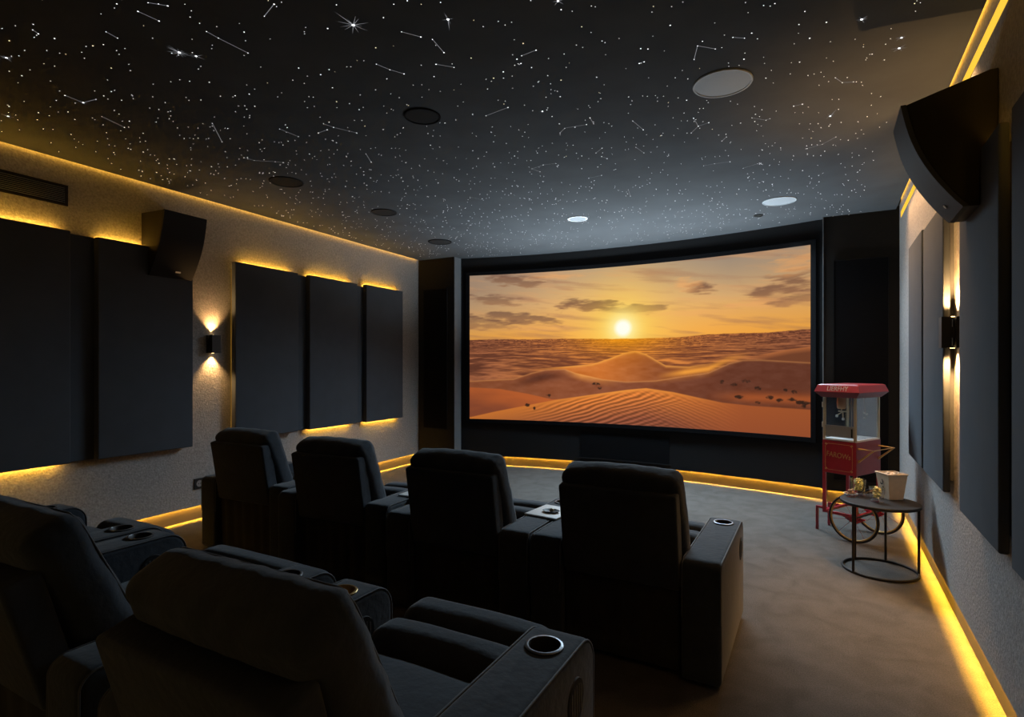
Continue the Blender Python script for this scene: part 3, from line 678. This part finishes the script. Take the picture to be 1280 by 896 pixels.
def make_recliner(label, iw=0.59, shell_lean=9.5, cush_lean=20, cush_dz=0.0, shell_cut=0.0, brass_left=False, group='charcoal velvet recliners', seed=1):
    t = thing('recliner', label, 'recliner', group=group)
    half = iw / 2
    # base between the arms
    MB().soft((iw - .004, .70, .25), .02, (0, .42, .155), seg=2, cs=2).build('base', M['velvet2'], t, smooth=True, auto=40)
    # rear skirt with soft vertical folds
    vs = []; fs = []; n = 48
    for i in range(n + 1):
        x = -half + .012 + (iw - .024) * i / n
        y = .052 + .007 * math.sin(i * .55 + seed) * math.sin(i * .21)
        vs += [(x, y, .03), (x, y - .012, .43)]
    for i in range(n): fs.append((2 * i, 2 * i + 2, 2 * i + 3, 2 * i + 1))
    MB().add(vs, fs).build('rear_skirt', M['velvet2'], t, smooth=True)
    for sgn in (-1, 1):
        for fy in (.12, .70): MB().lathe([(.022, 0), (.022, .032)], (sgn * (half - .05), fy, 0), 12).build('foot', M['blackp'], t)
    # arms
    for sgn in (-1, 1):
        ax = sgn * (half + AW / 2)
        a = bpy.data.objects.new('armrest', arm_mesh()); COL.objects.link(a); a.parent = t; a.location = (ax, 0, 0)
        prof = rounded_profile(.004, AL - .004, 0.04, AH - .004, .083, .05)[1:-1] + [(.004, .30)]
        for e in (-1, 1):
            MB().tube([(e * (AW / 2 - .0065), y + (0 if 0 < y < AL - .01 else 0), z) for y, z in prof], .0032, 6).build('piping', M['piping'], a, smooth=True)
        br = brass_left and sgn < 0
        cup = MB().lathe([(.0415, -.002), (.053, -.002), (.054, .003), (.051, .0062), (.045, .0062), (.0415, .002), (.0405, -.07), (.001, -.0715)], (0, CUPY, AH), 32, cap0=False).build('cup_holder', M['brass'] if br else M['blackp'], a, smooth=True, auto=40)
        MB().lathe([(.0535, .002), (.0545, .0045), (.051, .0072), (.0455, .0068), (.0440, .004)], (0, CUPY, AH), 32, cap0=False, cap1=False).build('rim', M['brass'] if br else M['ringm'], a, smooth=True, auto=50)
        if br:
            cup['label'] = 'brass cup holder'
            MB().lathe([(.001, -.040), (.040, -.040), (.040, -.034), (.010, -.030), (.008, -.012), (.013, -.008), (.012, .004), (.001, .006)], (0, CUPY, AH), 24, cap0=False).build('stopper', M['brass'], a, smooth=True, auto=40)
        # oval control plate on the face turned to the camera's right
        ov = MB(); nn = 32; x = AW / 2 - .001
        ov.add([(x + .0035, .715 + .052 * math.cos(2 * PI * k / nn), .435 + .060 * math.sin(2 * PI * k / nn)) for k in range(nn)] + [(x - .004, .715 + .056 * math.cos(2 * PI * k / nn), .435 + .064 * math.sin(2 * PI * k / nn)) for k in range(nn)],
               [tuple(range(nn))] + [(k, (k + 1) % nn, nn + (k + 1) % nn, nn + k) for k in range(nn)])
        ov.build('side_control', M['blackp'], a)
        sl = MB()
        for k in range(5):
            yy = .715 + (k - 2) * .016; hh = .042 * math.sqrt(max(.1, 1 - ((k - 2) / 3.2) ** 2)); sl.b2(x + .0034, x + .0046, yy - .0035, yy + .0035, .435 - hh, .435 + hh)
        sl.build('control_ridges', M['piping'], a)
    # seat cushions
    def wr(s_, amp):
        return lambda q: mnoise.noise_vector(Vector((q.x * 5 + s_, q.y * 9, q.z * 6))) * amp
    MB().soft((iw - .012, .50, .17), .05, (0, .44, .345), bulge=.014, wrinkle=wr(seed, .004)).build('seat', M['velvet'], t, smooth=True)
    MB().soft((iw - .012, .175, .20), .065, (0, .785, .365), bulge=.012, wrinkle=wr(seed + 3, .004)).build('seat_front', M['velvet'], t, smooth=True)
    MB().soft((iw - .016, .165, .17), .060, (0, .965, .385), bulge=.010, wrinkle=wr(seed + 5, .004)).build('footrest', M['velvet'], t, smooth=True)
    for x_ in (-half + .05, half - .08): MB().b2(x_, x_ + .03, .70, .96, .29, .315).build('footrest_bracket', M['blackm'], t)
    # outer back shell
    a = math.radians(shell_lean); R_ = RX(shell_lean)
    MB().soft((iw - .014, .095, .455 - shell_cut), .014, (0, -.018 - shell_cut * .35 + .0475 * math.cos(a), .632 - shell_cut / 2 + .0475 * math.sin(a)), R_, seg=3, cs=3).build('back_shell', M['velvet'], t, smooth=True, auto=40)
    # back cushion
    W, T, Hh, r = iw - .008, .155, .56, .046
    cR = RX(cush_lean); cc = Vector((0, .132, .676 + cush_dz))
    def wr2(q):
        e = max(abs(q.x) / (W / 2), abs(q.z) / (Hh / 2))
        k = max(0, (e - .55) / .45)
        v = mnoise.noise_vector(Vector((q.x * 4 + seed, q.y * 4, q.z * 4))) * .0035
        ph = (q.x * 46 + 6 * mnoise.noise(Vector((q.x * 3, q.z * 5, seed)))) if abs(q.z) / Hh > abs(q.x) / W else (q.z * 40 + 6 * mnoise.noise(Vector((q.z * 3, q.x * 5, seed))))
        v += Vector((0, 1, 0)) * (.0028 * math.sin(ph) * k)
        return v
    bc = MB().soft((W, T, Hh), r, cc, cR, bulge=.016, seg=16, cs=5, wrinkle=wr2).build('back_cushion', M['velvet'], t, smooth=True)
    k = r * .29
    for y in (T / 2 - k,):
        P = [cR @ (Vector(p) + wr2(Vector(p)) * .8) + cc for p in ring_path(W - 2 * k + .004, Hh - 2 * k + .004, r, y)]
        MB().tube(P, .0036, 6, closed=True).build('seam_piping', M['piping'], bc, smooth=True)
    return t
RISER = 0.10
first = make_recliner('dark velvet recliner at the right end of the front row, next to the open carpet')
place = [(-0.832, 2.585, 0, None),
         (-1.789, 2.575, 1, 'second dark recliner from the right in the front row, left of the white tray'),
         (-2.817, 2.640, 3, 'third front recliner from the right, below the last two charcoal panels'),
         (-3.805, 2.705, 2, 'dark velvet recliner at the left end of the front row, by the wall socket')]
for i, (x, y, r, lb) in enumerate(place):
    c = first if i == 0 else copy_tree(first)
    c.location = (x, y, 0); c.rotation_euler = (0, 0, math.radians(r))
    if lb: c['label'] = lb
    c['group'] = 'recliners in the front row'
g2 = 'recliners in the back row'
c = make_recliner('dark velvet recliner nearest the camera with a brass cup holder in its left arm', iw=.592, shell_lean=15, cush_lean=25, cush_dz=-.022, shell_cut=.075, brass_left=True, group=g2, seed=4); c.location = (-1.046, 0.695, RISER)
c = make_recliner('wide dark recliner cut off at the lower left, left of the nearest recliner', iw=.80, shell_lean=15, cush_lean=25, cush_dz=-.018, shell_cut=.075, group=g2, seed=9); c.location = (-2.207, 0.705, RISER)
c = copy_tree(first); c['label'] = 'dark recliner by the left wall, only its arms seen past the wide recliner'; c['group'] = g2; c.location = (-3.29, 0.73, RISER); c.rotation_euler = (0, 0, 0)
struct(MB().b2(lwx(0) + .09, -0.575, YB + .02, 1.50, 0.0, RISER).build('floor_riser', M['carpet'], bevel=.008))

# ------------------------------------------------------------------ trays laid on the arms
def tray(x, y, rz, label):
    t = thing('tray', label, 'tray', (x, y, AH + .0015), math.radians(rz), 'white trays on the recliner arms')
    MB().soft((.215, .25, .010), .004, (.1075, .125, .005), seg=1, cs=2).build('tray_plate', M['white'], t, smooth=True, auto=40)
    MB().soft((.20, .235, .004), .0015, (.1075, .125, -.0003 + .002), seg=1, cs=1).build('rubber_base', M['blackp'], t)
    return t
tray(-1.500, 2.905, -6, 'white tray with a small dark dish between the two right front recliners')
tray(-2.462, 2.915, 2, 'white tray edge peeking out left of the second front recliner from the right')
d = thing('dish', 'small dark oval dish with a lump in it on the white tray', 'dish', (-1.37, 3.00, AH + .0118))
MB().lathe([(.001, 0), (.030, 0), (.040, .010), (.038, .0105), (.028, .003), (.001, .003)], n=28, cap0=False, cap1=False).xf(Matrix.Scale(1.35, 4, (1, 0, 0))).build('bowl', M['blackp'], d, smooth=True, auto=50)
MB().soft((.028, .024, .020), .009, (.004, 0, .013), seg=2, cs=3).build('snack', M['cream'], d, smooth=True)

# ------------------------------------------------------------------ popcorn cart
ct = thing('popcorn_cart', 'red popcorn cart with glass cabinet, gold trim and two spoked wheels', 'popcorn cart', (0.30, 5.33, 0), math.atan2(-.476, .879))
X0, X1, Y0, Y1 = -.273, 0.0, 0.0, .42
bd = MB().b2(X0, X1, Y0, Y1, .535, .812).build('cabinet_body', M['redd'], ct, bevel=.003)
pn = MB().b2(X0 + .002, X1 - .002, -.004, 0.001, .538, .808).build('front_panel', M['red'], bd, bevel=.002)
tr_ = MB()
fx0, fx1, fz0, fz1 = X0 + .028, X1 - .028, .565, .785
cut = .022
P = [(fx0 + cut, fz0), (fx1 - cut, fz0), (fx1, fz0 + cut), (fx1, fz1 - cut), (fx1 - cut, fz1), (fx0 + cut, fz1), (fx0, fz1 - cut), (fx0, fz0 + cut)]
tr_.tube([(x, -.0045, z) for x, z in P], .0016, 6, closed=True)
for (x, z) in ((fx0 + .004, fz1 - .004), (fx1 - .004, fz1 - .004), (fx1 - .004, fz0 + .004), (fx0 + .004, fz0 + .004)):
    tr_.lathe([(.008, -.0058), (.008, -.004)], (x, 0, z), 12, 'Y')
tr_.build('gold_border', M['gold'], bd)
text_mesh('lettering', 'FAROWs', .062, M['gold'], bd, Matrix.Translation((-.138, -.0052, .690)) @ Matrix.Rotation(PI / 2, 4, 'X') @ Matrix.Rotation(math.radians(-4), 4, 'Z'), sx=.80)
lg = .024
for (x, y) in ((X0, Y0), (X1 - lg, Y0), (X0, Y1 - lg), (X1 - lg, Y1 - lg)):
    MB().b2(x, x + lg, y, y + lg, .19, .536).build('leg', M['red'], ct, bevel=.002)
f_ = MB()
f_.b2(X0, X1, .002, .022, .19, .212); f_.b2(X0, X1, Y1 - .022, Y1 - .002, .19, .212); f_.b2(X0 + .002, X0 + .022, 0, Y1, .19, .212); f_.b2(X1 - .022, X1 - .002, 0, Y1, .19, .212)
f_.build('lower_frame', M['red'], ct, bevel=.002)
for y in (.10, .30):
    MB().b2(-.385, -.265, y, y + .02, .192, .211).b2(-.385, -.366, y, y + .02, 0.001, .195).build('stand_leg', M['red'], ct, bevel=.002)
MB().tube([(-.005, -.045, .196), (-.005, .445, .196)], .010, 10).build('axle', M['blackm'], ct, smooth=True, auto=40)
for y in (.03, .39):
    sp = MB()
    for k in range(4): sp.soft((.17 - .032 * k, .022, .009), .003, (-.03, y, .186 - k * .0105), seg=2, cs=1)
    sp.lathe([(.022, y - .018), (.022, y + .018)], (-.005, 0, .17), 14, 'Y')
    sp.build('leaf_spring', M['red'], ct)
for y in (-.035, .40):
    rim = []; n = 48; R0 = .186
    w = MB().tube([(-.005 + R0 * math.cos(2 * PI * k / n), y, .196 + R0 * math.sin(2 * PI * k / n)) for k in range(n)], .0095, 10, closed=True).build('wheel', M['blackm'], ct, smooth=True)
    MB().tube([(-.005 + (R0 - .011) * math.cos(2 * PI * k / n), y, .196 + (R0 - .011) * math.sin(2 * PI * k / n)) for k in range(n)], .0070, 8, closed=True).build('rim', M['gold'], w, smooth=True)
    MB().lathe([(.020, y - .014), (.024, y), (.020, y + .014)], (-.005, 0, .196), 18, 'Y').build('hub', M['red'], w, smooth=True, auto=40)
    s_ = MB()
    for k in range(10):
        a = 2 * PI * k / 10 + .2; s_.tube([(-.005 + .02 * math.cos(a), y, .196 + .02 * math.sin(a)), (-.005 + .178 * math.cos(a), y, .196 + .178 * math.sin(a))], .0013, 5)
    s_.build('spokes', M['redd'], w)
MB().lathe([(.0, -.024), (.012, -.020), (.015, -.010), (.010, 0)], (X0, .05, .775), 16, 'X', cap0=False).build('side_knob', M['white'], ct, smooth=True)
h_ = MB()
for y in (.035, .385): h_.tube([(-.004, y, .760), (.117, y, .757), (-.004, y, .648)], .0088, 8)
h_.tube([(.117, .035, .757), (.117, .385, .757)], .0035, 8)
h_.build('push_handle', M['gold'], ct, smooth=True, auto=40)
# glass cabinet
cx0, cx1, cy0, cy1 = X0 + .004, X1 - .004, .004, Y1 - .004
cab = MB().b2(cx0, cx1, cy0, cy1, .812, .826).build('cabinet_tray', M['white'], ct)
pw = .019
for (x, y) in ((cx0, cy0), (cx1 - pw, cy0), (cx0, cy1 - pw), (cx1 - pw, cy1 - pw)):
    MB().b2(x, x + pw, y, y + pw, .812, 1.182).build('corner_post', M['cream'], ct, bevel=.002)
MB().b2(cx1 - .006, cx1 - .003, cy0 + pw, cy1 - pw, .83, 1.178).build('glass_pane', M['glass'], ct)
MB().b2(cx0 + .003, cx0 + .006, cy0 + pw, cy1 - pw, .83, 1.178).build('glass_pane', M['glass'], ct)
MB().b2(cx0 + pw, cx1 - pw, cy1 - .008, cy1 - .004, .83, 1.178).build('back_panel', M['blueg'], ct)
dr = MB().b2(cx0 + pw, cx1 - pw, cy0 + .004, cy0 + .008, .938, 1.178).build('door_glass', M['glass'], ct)
MB().b2(cx0 + pw, cx1 - pw, cy0, cy0 + .009, .930, .940).b2(cx1 - pw - .022, cx1 - pw - .016, cy0, cy0 + .009, .94, 1.178).build('door_frame', M['grey'], dr)
MB().b2(cx0 + pw, cx1 - pw, cy0 + .002, cy0 + .010, .842, .930).build('lower_door', M['grey'], ct, bevel=.002)
MB().b2(cx0 + pw, cx1 - pw, cy0 - .010, cy0 + .004, .814, .828).build('crumb_lip', M['white'], ct, bevel=.002)
for z in (1.11, .94):
    MB().lathe([(.008, z - .022), (.008, z + .022)], (X0 - .002, .014, 0), 12).build('hinge', M['cream'], ct, smooth=True, auto=40)
MB().b2(cx1 - .034, cx1 - .026, cy0 - .010, cy0, .85, .92).build('door_handle', M['blackp'], ct)
kt = MB().lathe([(.001, 1.075), (.026, 1.075), (.032, 1.085), (.036, 1.13), (.034, 1.165), (.030, 1.18)], (-.165, .10, 0), 24, cap0=False).build('kettle', M['copper'], ct, smooth=True, auto=40)
k2 = MB(); k2.tube([(-.165, .10, 1.08), (-.165, .10, 1.045), (-.195, .09, 1.020)], .005, 8); k2.tube([(-.150, .09, 1.05), (-.148, .088, 1.035), (-.145, .085, 1.0)], .0055, 8); k2.tube([(-.19, .1, 1.055), (-.12, .1, 1.055)], .006, 8)
k2.build('kettle_arm', M['cream'], kt, smooth=True, auto=40)
for c_ in ((-.197, .088, 1.014), (-.144, .085, .992)):
    MB().soft((.020, .016, .022), .007, c_, seg=1, cs=3).build('white_knob', M['white'], kt, smooth=True)
r_ = MB(); r_.tube([(-.07, .28, 1.178), (-.068, .28, 1.12), (-.060, .285, 1.06), (-.062, .285, 1.04)], .0045, 8)
rr_ = r_.build('hanging_rod', M['grey'], ct, smooth=True)
for c_ in ((-.066, .285, 1.04), (-.066, .285, 1.0), (-.05, .29, 1.03)):
    MB().soft((.016, .016, .018), .006, c_, seg=1, cs=3).build('white_knob', M['white'], rr_, smooth=True)
def rect(o, z): return [(X0 - o, Y0 - o, z), (X1 + o, Y0 - o, z), (X1 + o, Y1 + o, z), (X0 - o, Y1 + o, z)]
cp = MB()
rings = [rect(.004, 1.176), rect(.040, 1.215), rect(.046, 1.222), rect(.026, 1.280), rect(.010, 1.287)]
vs = [p for r in rings for p in r]; fs = [(3, 2, 1, 0), (16, 17, 18, 19)]
for i in range(4):
    for k in range(4): fs.append((i * 4 + k, i * 4 + (k + 1) % 4, i * 4 + 4 + (k + 1) % 4, i * 4 + 4 + k))
cn = cp.add(vs, fs).build('canopy', M['redd'], ct, bevel=.002)
tl = math.atan2(.020, .058)
MB().hexa([(X0 - .0445, Y0 - .0475, 1.224), (X1 + .0445, Y0 - .0475, 1.224), (X1 + .0445, Y0 - .0440, 1.224), (X0 - .0445, Y0 - .0440, 1.224),
           (X0 - .027, Y0 - .0285, 1.279), (X1 + .027, Y0 - .0285, 1.279), (X1 + .027, Y0 - .025, 1.279), (X0 - .027, Y0 - .025, 1.279)]).build('sign_face', M['redl'], cn)
text_mesh('sign_lettering', 'LIERFHY', .058, M['ringw'], cn, Matrix.Translation((-.130, -.0395, 1.250)) @ Matrix.Rotation(PI / 2 - tl, 4, 'X'), sx=.80)

# ------------------------------------------------------------------ side table and what stands on it
TX, TY, TZ = .405, 4.68, .49
tb = thing('side_table', 'round black metal side table with a ring base by the right wall', 'side table', (TX, TY, 0))
MB().lathe([(.001, TZ - .022), (.236, TZ - .022), (.242, TZ - .018), (.242, TZ - .003), (.239, TZ), (.001, TZ - .0005)], n=64, cap0=False, cap1=False).build('table_top', M['blackm'], tb, smooth=True, auto=40)
n = 64
MB().tube([(.226 * math.cos(2 * PI * k / n), .226 * math.sin(2 * PI * k / n), .0095) for k in range(n)], .009, 8, closed=True).build('ring_base', M['blackm'], tb, smooth=True)
for a in (128, 222, 76, 2):
    a = math.radians(a); MB().tube([(.226 * math.cos(a), .226 * math.sin(a), .012), (.226 * math.cos(a), .226 * math.sin(a), TZ - .02)], .0085, 8).build('leg', M['blackm'], tb, smooth=True, auto=40)
# popcorn carton
bx = thing('popcorn_carton', 'tapered pale paper popcorn carton with black lettering on the side table', 'carton', (.487, 4.815, TZ + .0005), math.radians(29))
bh = .185; b0, b1 = .050, .069
def sq(r, z): return [(-r, -r, z), (r, -r, z), (r, r, z), (-r, r, z)]
vs = sq(b0, 0) + sq(b1, bh) + sq(b1 - .003, bh) + sq(b0 - .002, .004)
fs = [(3, 2, 1, 0), (12, 13, 14, 15)]
for k in range(4):
    l = (k + 1) % 4; fs += [(k, l, 4 + l, 4 + k), (4 + k, 4 + l, 8 + l, 8 + k), (8 + k, 8 + l, 12 + l, 12 + k)]
MB().add(vs, fs).build('carton_wall', M['paper'], bx)
rm = MB()
for k in range(4):
    p, q = sq(b1 + .0012, bh - .005)[k], sq(b1 + .0012, bh - .005)[(k + 1) % 4]; rm.tube([p, q], .004, 6)
rm.build('rolled_rim', M['paper'], bx)
tl = math.atan2(b1 - b0, bh)
for (tx, z, s_) in (('S', .125, .085), ('s', .075, .075)):
    text_mesh('lettering', tx, s_, M['ink'], bx, Matrix.Translation((-(b0 + (b1 - b0) * z / bh) - .0015, .004, z)) @ Matrix.Rotation(-PI / 2, 4, 'Z') @ Matrix.Rotation(PI / 2, 4, 'X') @ Matrix.Rotation(-tl, 4, 'X') @ Matrix.Rotation(math.radians(-14), 4, 'Z'), sx=.8)
def kernels(name, n, fn, rad, m, loc, label, cat='popcorn'):
    rs = random.Random(n); mb = MB()
    for k in range(n):
        x, y, z = fn(rs); r = rad * rs.uniform(.7, 1.25)
        base = bmesh.new(); bmesh.ops.create_icosphere(base, subdivisions=1, radius=r)
        o_ = Vector((rs.random() * 9, rs.random() * 9, rs.random() * 9))
        mb.add([v.co + mnoise.noise_vector(v.co / r * 1.1 + o_) * r * .55 + Vector((x, y, z)) for v in base.verts], [tuple(v.index for v in f.verts) for f in base.faces]); base.free()
    o = mb.build(name, m, smooth=True); o.location = loc
    return tag(o, label, cat, kind='stuff')
kernels('popcorn', 110, lambda r: (r.uniform(-.042, .042), r.uniform(-.042, .042), r.uniform(.148, .176)), .010, M['paper'], (.487, 4.815, TZ), 'pale popcorn filling the paper carton to its rim')
bpy.data.objects['popcorn'].rotation_euler = (0, 0, math.radians(29))
def tumbler(x, y, w, h, rz, label):
    t = thing('glass_tumbler', label, 'glass', (x, y, TZ + .0005), math.radians(rz), 'square glasses on the side table')
    a = MB().soft((w, w, h), .010, (0, 0, h / 2), seg=1, cs=3)
    o_ = []
    r0, r1 = w / 2 * .86, w / 2
    def sqr(r, z, n=6, rc=.012):
        P = []
        for (sx, sy, a0) in ((1, 1, 0), (-1, 1, PI / 2), (-1, -1, PI), (1, -1, 1.5 * PI)):
            for k in range(n): 
                q = a0 + PI / 2 * k / (n - 1); P.append((sx * (r - rc) + rc * math.cos(q), sy * (r - rc) + rc * math.sin(q), z))
        return P
    R_ = [sqr(r0, 0), sqr(r1, h), sqr(r1 - .004, h), sqr(r0 - .003, .018)]; nn = len(R_[0])
    vs = [p for q in R_ for p in q]; fs = [tuple(range(nn - 1, -1, -1)), tuple(range(3 * nn, 4 * nn))]
    for i in range(3):
        for k in range(nn): fs.append((i * nn + k, i * nn + (k + 1) % nn, (i + 1) * nn + (k + 1) % nn, (i + 1) * nn + k))
    MB().add(vs, fs).build('glass_wall', M['glass'], t)
    return t
tumbler(.285, 4.815, .088, .120, 12, 'taller square glass full of golden popcorn, at the back of the side table')
tumbler(.385, 4.645, .080, .104, 20, 'shorter square glass of golden popcorn, at the front of the side table')
kernels('popcorn', 90, lambda r: (r.uniform(-.0215, .0215), r.uniform(-.0215, .0215), r.uniform(.040, .118)), .0088, M['pop'], (.285, 4.815, TZ), 'golden popcorn filling the taller glass on the side table')
kernels('popcorn', 80, lambda r: (r.uniform(-.018, .018), r.uniform(-.018, .018), r.uniform(.036, .096)), .0085, M['pop'], (.385, 4.645, TZ), 'golden popcorn filling the shorter glass on the side table')
ds = thing('glass_dish', 'low clear dish of brown snacks at the left edge of the side table', 'dish', (.232, 4.745, TZ + .0005))
MB().lathe([(.001, 0), (.034, 0), (.046, .022), (.044, .023), (.032, .005), (.001, .005)], n=32, cap0=False, cap1=False).build('bowl', M['glass'], ds, smooth=True, auto=40)
MB().lathe([(.0445, .0215), (.0465, .0235), (.0445, .0245), (.0435, .0225)], n=32, cap0=False, cap1=False).build('rim', M['ringw'], ds, smooth=True)
kernels('snacks', 60, lambda r: (lambda a, q: (q * math.cos(a), q * math.sin(a), r.uniform(.018, .042) * (1.15 - q / .036 * .4)))(r.uniform(0, 2 * PI), r.uniform(0, .021)), .0075, M['nuts'], (.232, 4.745, TZ), 'brown snack pieces heaped in the low clear dish', 'snacks')

# ------------------------------------------------------------------ star ceiling
def disc(mb, x, y, r, z=CEIL - .0012, n=8):
    k = len(mb.v); mb.v += [(x + r * math.cos(2 * PI * i / n), y + r * math.sin(2 * PI * i / n), z) for i in range(n)]; mb.f.append(tuple(k + n - 1 - i for i in range(n)))
def spike(mb, x, y, a, L, w, z=CEIL - .0009):
    c, s = math.cos(a), math.sin(a); k = len(mb.v)
    mb.v += [(x - s * w, y + c * w, z), (x + c * L, y + s * L, z), (x + s * w, y - c * w, z)]; mb.f.append((k, k + 1, k + 2))
FIX = [(-0.449, 3.269, .17), (-0.295, 5.872, .16), (-2.223, 5.547, .12), (-2.165, 2.797, .125), (-4.177, 5.756, .16), (-3.961, 3.243, .15), (-3.871, 4.367, .14), (-.514, 6.334, .055)]
stars = []
rs = random.Random(21)
while len(stars) < 2150:
    x = rs.uniform(-5.1, .42); y = rs.uniform(1.0, 6.95)
    if x < lwx(y) + .16 or x > rwx(y) - .30 + .05 * math.sin(y * 9): continue
    if -4.58 < x < .1 and y > arc(x, .12)[1]: continue
    if x <= -4.58 and y > 6.5: continue
    if any((x - a) ** 2 + (y - b) ** 2 < r * r for a, b, r in FIX): continue
    q = rs.random(); r = .0015 + .0015 * q ** 4
    stars.append((x, y, r, rs.random() < .12))
def app(s): 
    dx, dy = s[0], s[1]; d = math.sqrt(dx * dx + dy * dy + 1.565 ** 2)
    dep = dx * -.4784 + dy * .8781; lat = dx * .8781 + dy * .4784
    seen = dep > .5 and abs(lat / dep) < .93 and 1.565 / dep < .66
    return (s[2] / d ** 2) * (1 if seen else .05)
stars.sort(key=app, reverse=True)
def star_mesh(m, nm):
    mb = MB(); disc(mb, 0, 0, 1.0, 0.0, 8); me = bpy.data.meshes.new(nm); me.from_pydata(mb.v, [], mb.f); me.materials.append(m); return me
ms_w, ms_y = star_mesh(M['star'], 'star_point'), star_mesh(M['starw'], 'star_point_warm')
for (x, y, r, warm) in stars[:300]:
    o = bpy.data.objects.new('star_light', ms_y if warm else ms_w); COL.objects.link(o); o.location = (x, y, CEIL - .0012); o.scale = (r * 1.18, r * 1.18, 1)
    if warm: tag(o, 'tiny warm yellowish star light set in the black ceiling', 'star light', 'warm star lights in the ceiling')
    else: tag(o, 'tiny cool white star light set in the black ceiling', 'star light', 'white star lights in the ceiling')
mb = MB()
for (x, y, r, warm) in stars[300:]: disc(mb, x, y, (r + .0006) * min(1.32, max(1.0, math.hypot(x, y) / 4.2)), n=6)
tag(mb.build('star_lights', M['starf']), 'countless tinier star lights scattered over the black ceiling', 'star lights', kind='stuff')
for s in D_STREAK:
    mb = MB(); w = .0011
    for (x0, y0), (x1, y1) in zip(s[:-1], s[1:]):
        L = math.hypot(x1 - x0, y1 - y0); nx, ny = -(y1 - y0) / L * w, (x1 - x0) / L * w; z = CEIL - .0008
        k = len(mb.v); mb.v += [(x0 + nx, y0 + ny, z), (x1 + nx, y1 + ny, z), (x1 - nx, y1 - ny, z), (x0 - nx, y0 - ny, z)]; mb.f.append((k, k + 1, k + 2, k + 3))
    o = mb.build('star_streak', M['streak']); tag(o, 'thin white streak of light joining star points on the black ceiling', 'star streak', 'star streaks on the ceiling')
    pt = MB()
    for (x, y) in s: disc(pt, x, y, .0024 if rs.random() < .6 else .0034, n=10)
    pt.build('star_point', M['star'], o)
FL_LBL = ['brightest many-rayed star light at upper left of the ceiling', 'bright many-rayed star light with a long tail, left of ceiling centre top', 'bright four-pointed star light near the top middle of the ceiling',
          'rayed star light close to the ceiling glow by the right wall speaker', 'warm rayed star light at the upper right of the ceiling', 'bright round star light lowest of three at the far upper right',
          'rayed star light in the middle of three at the far upper right', 'blurred star light just right of the brightest rayed star', 'rayed star light at the elbow of a long faint streak on the left', 'bright white star light below the middle of the ceiling, left of the big grey speaker',
          'rayed star light at the left edge of the ceiling, upper one', 'rayed star light at the left edge of the ceiling just above the amber glow', 'warm star light cut by the top edge of the picture']
for (x, y, m_, tail), lb in zip(D_FLARE, FL_LBL):
    core = MB(); disc(core, x, y, .0052 * m_ ** .5, n=14)
    o = core.build('star_light', M['starb']); tag(o, lb, 'star light')
    ry = MB(); nr = 12 if m_ > 1.3 else (4 if m_ > 1.1 else 6)
    for k in range(nr):
        a = 2 * PI * k / nr + .26 + (rs.uniform(-.15, .15) if nr > 4 else 0); spike(ry, x, y, a, (.022 + .030 * rs.random()) * m_, .0016)
    if tail: a = math.atan2(tail[1] - y, tail[0] - x); spike(ry, x, y, a, math.hypot(tail[1] - y, tail[0] - x), .0022)
    ry.build('rays', M['streak'], o)

# ------------------------------------------------------------------ lamps
def area(name, loc, sx, sy, power, col, d, spread=180):
    l = bpy.data.lights.new(name, 'AREA'); l.shape = 'RECTANGLE'; l.size = sx; l.size_y = sy; l.energy = power; l.color = col; l.spread = math.radians(spread)
    o = bpy.data.objects.new(name, l); COL.objects.link(o); o.location = loc; o.rotation_euler = Vector(d).to_track_quat('-Z', 'Y').to_euler(); return o
# added unseen lamps filling in cool light near the screen: one lamp washing the ceiling from below the screen, one washing seats and carpet from above it
area('cool_fill_up', (-1.9, 6.62, .85), 3.2, .2, WASH_UP, (.74, .90, 1.0), (0, -.20, 1), 120)
area('cool_fill_down', (-1.5, 6.72, 2.95), 2.6, .2, WASH_DOWN, (.62, .83, 1.0), (0, -.45, -1), 125)
for yc_, ln_ in ((4.75, 2.6), (.9, 1.4)):  # added unseen warm fill lamps along the top of the right wall
    cw = area('warm_fill', (0.62, yc_, 2.98), ln_, .05, WARM_FILL_W * (1.0 if ln_ > 2 else .12), (1.0, .55, .22), (0, 0, -1), 104)
    cw.rotation_euler = (0, 0, PI / 2)
w = bpy.data.worlds.new('room_dark'); SC.world = w; w.use_nodes = True
w.node_tree.nodes['Background'].inputs[0].default_value = (.02, .022, .026, 1); w.node_tree.nodes['Background'].inputs[1].default_value = .3

# ------------------------------------------------------------------ camera
cd = bpy.data.cameras.new('camera'); cam = bpy.data.objects.new('camera', cd); COL.objects.link(cam)
cd.sensor_width = 36; cd.lens = 694 / 1280 * 36; cd.shift_y = 8 / 1280; cd.clip_start = .02
cam.location = (0, 0, 1.45); cam.rotation_euler = (PI / 2, 0, math.atan(378 / 694))
SC.camera = cam
SC.view_settings.view_transform = 'Standard'; SC.view_settings.look = 'None'; SC.view_settings.exposure = 0; SC.view_settings.gamma = 1
SC.cycles.use_denoising = True
SC.cycles.max_bounces = 8; SC.cycles.diffuse_bounces = 4; SC.cycles.transparent_max_bounces = 16
SC.cycles.sample_clamp_indirect = 4.0
SC.cycles.use_adaptive_sampling = False
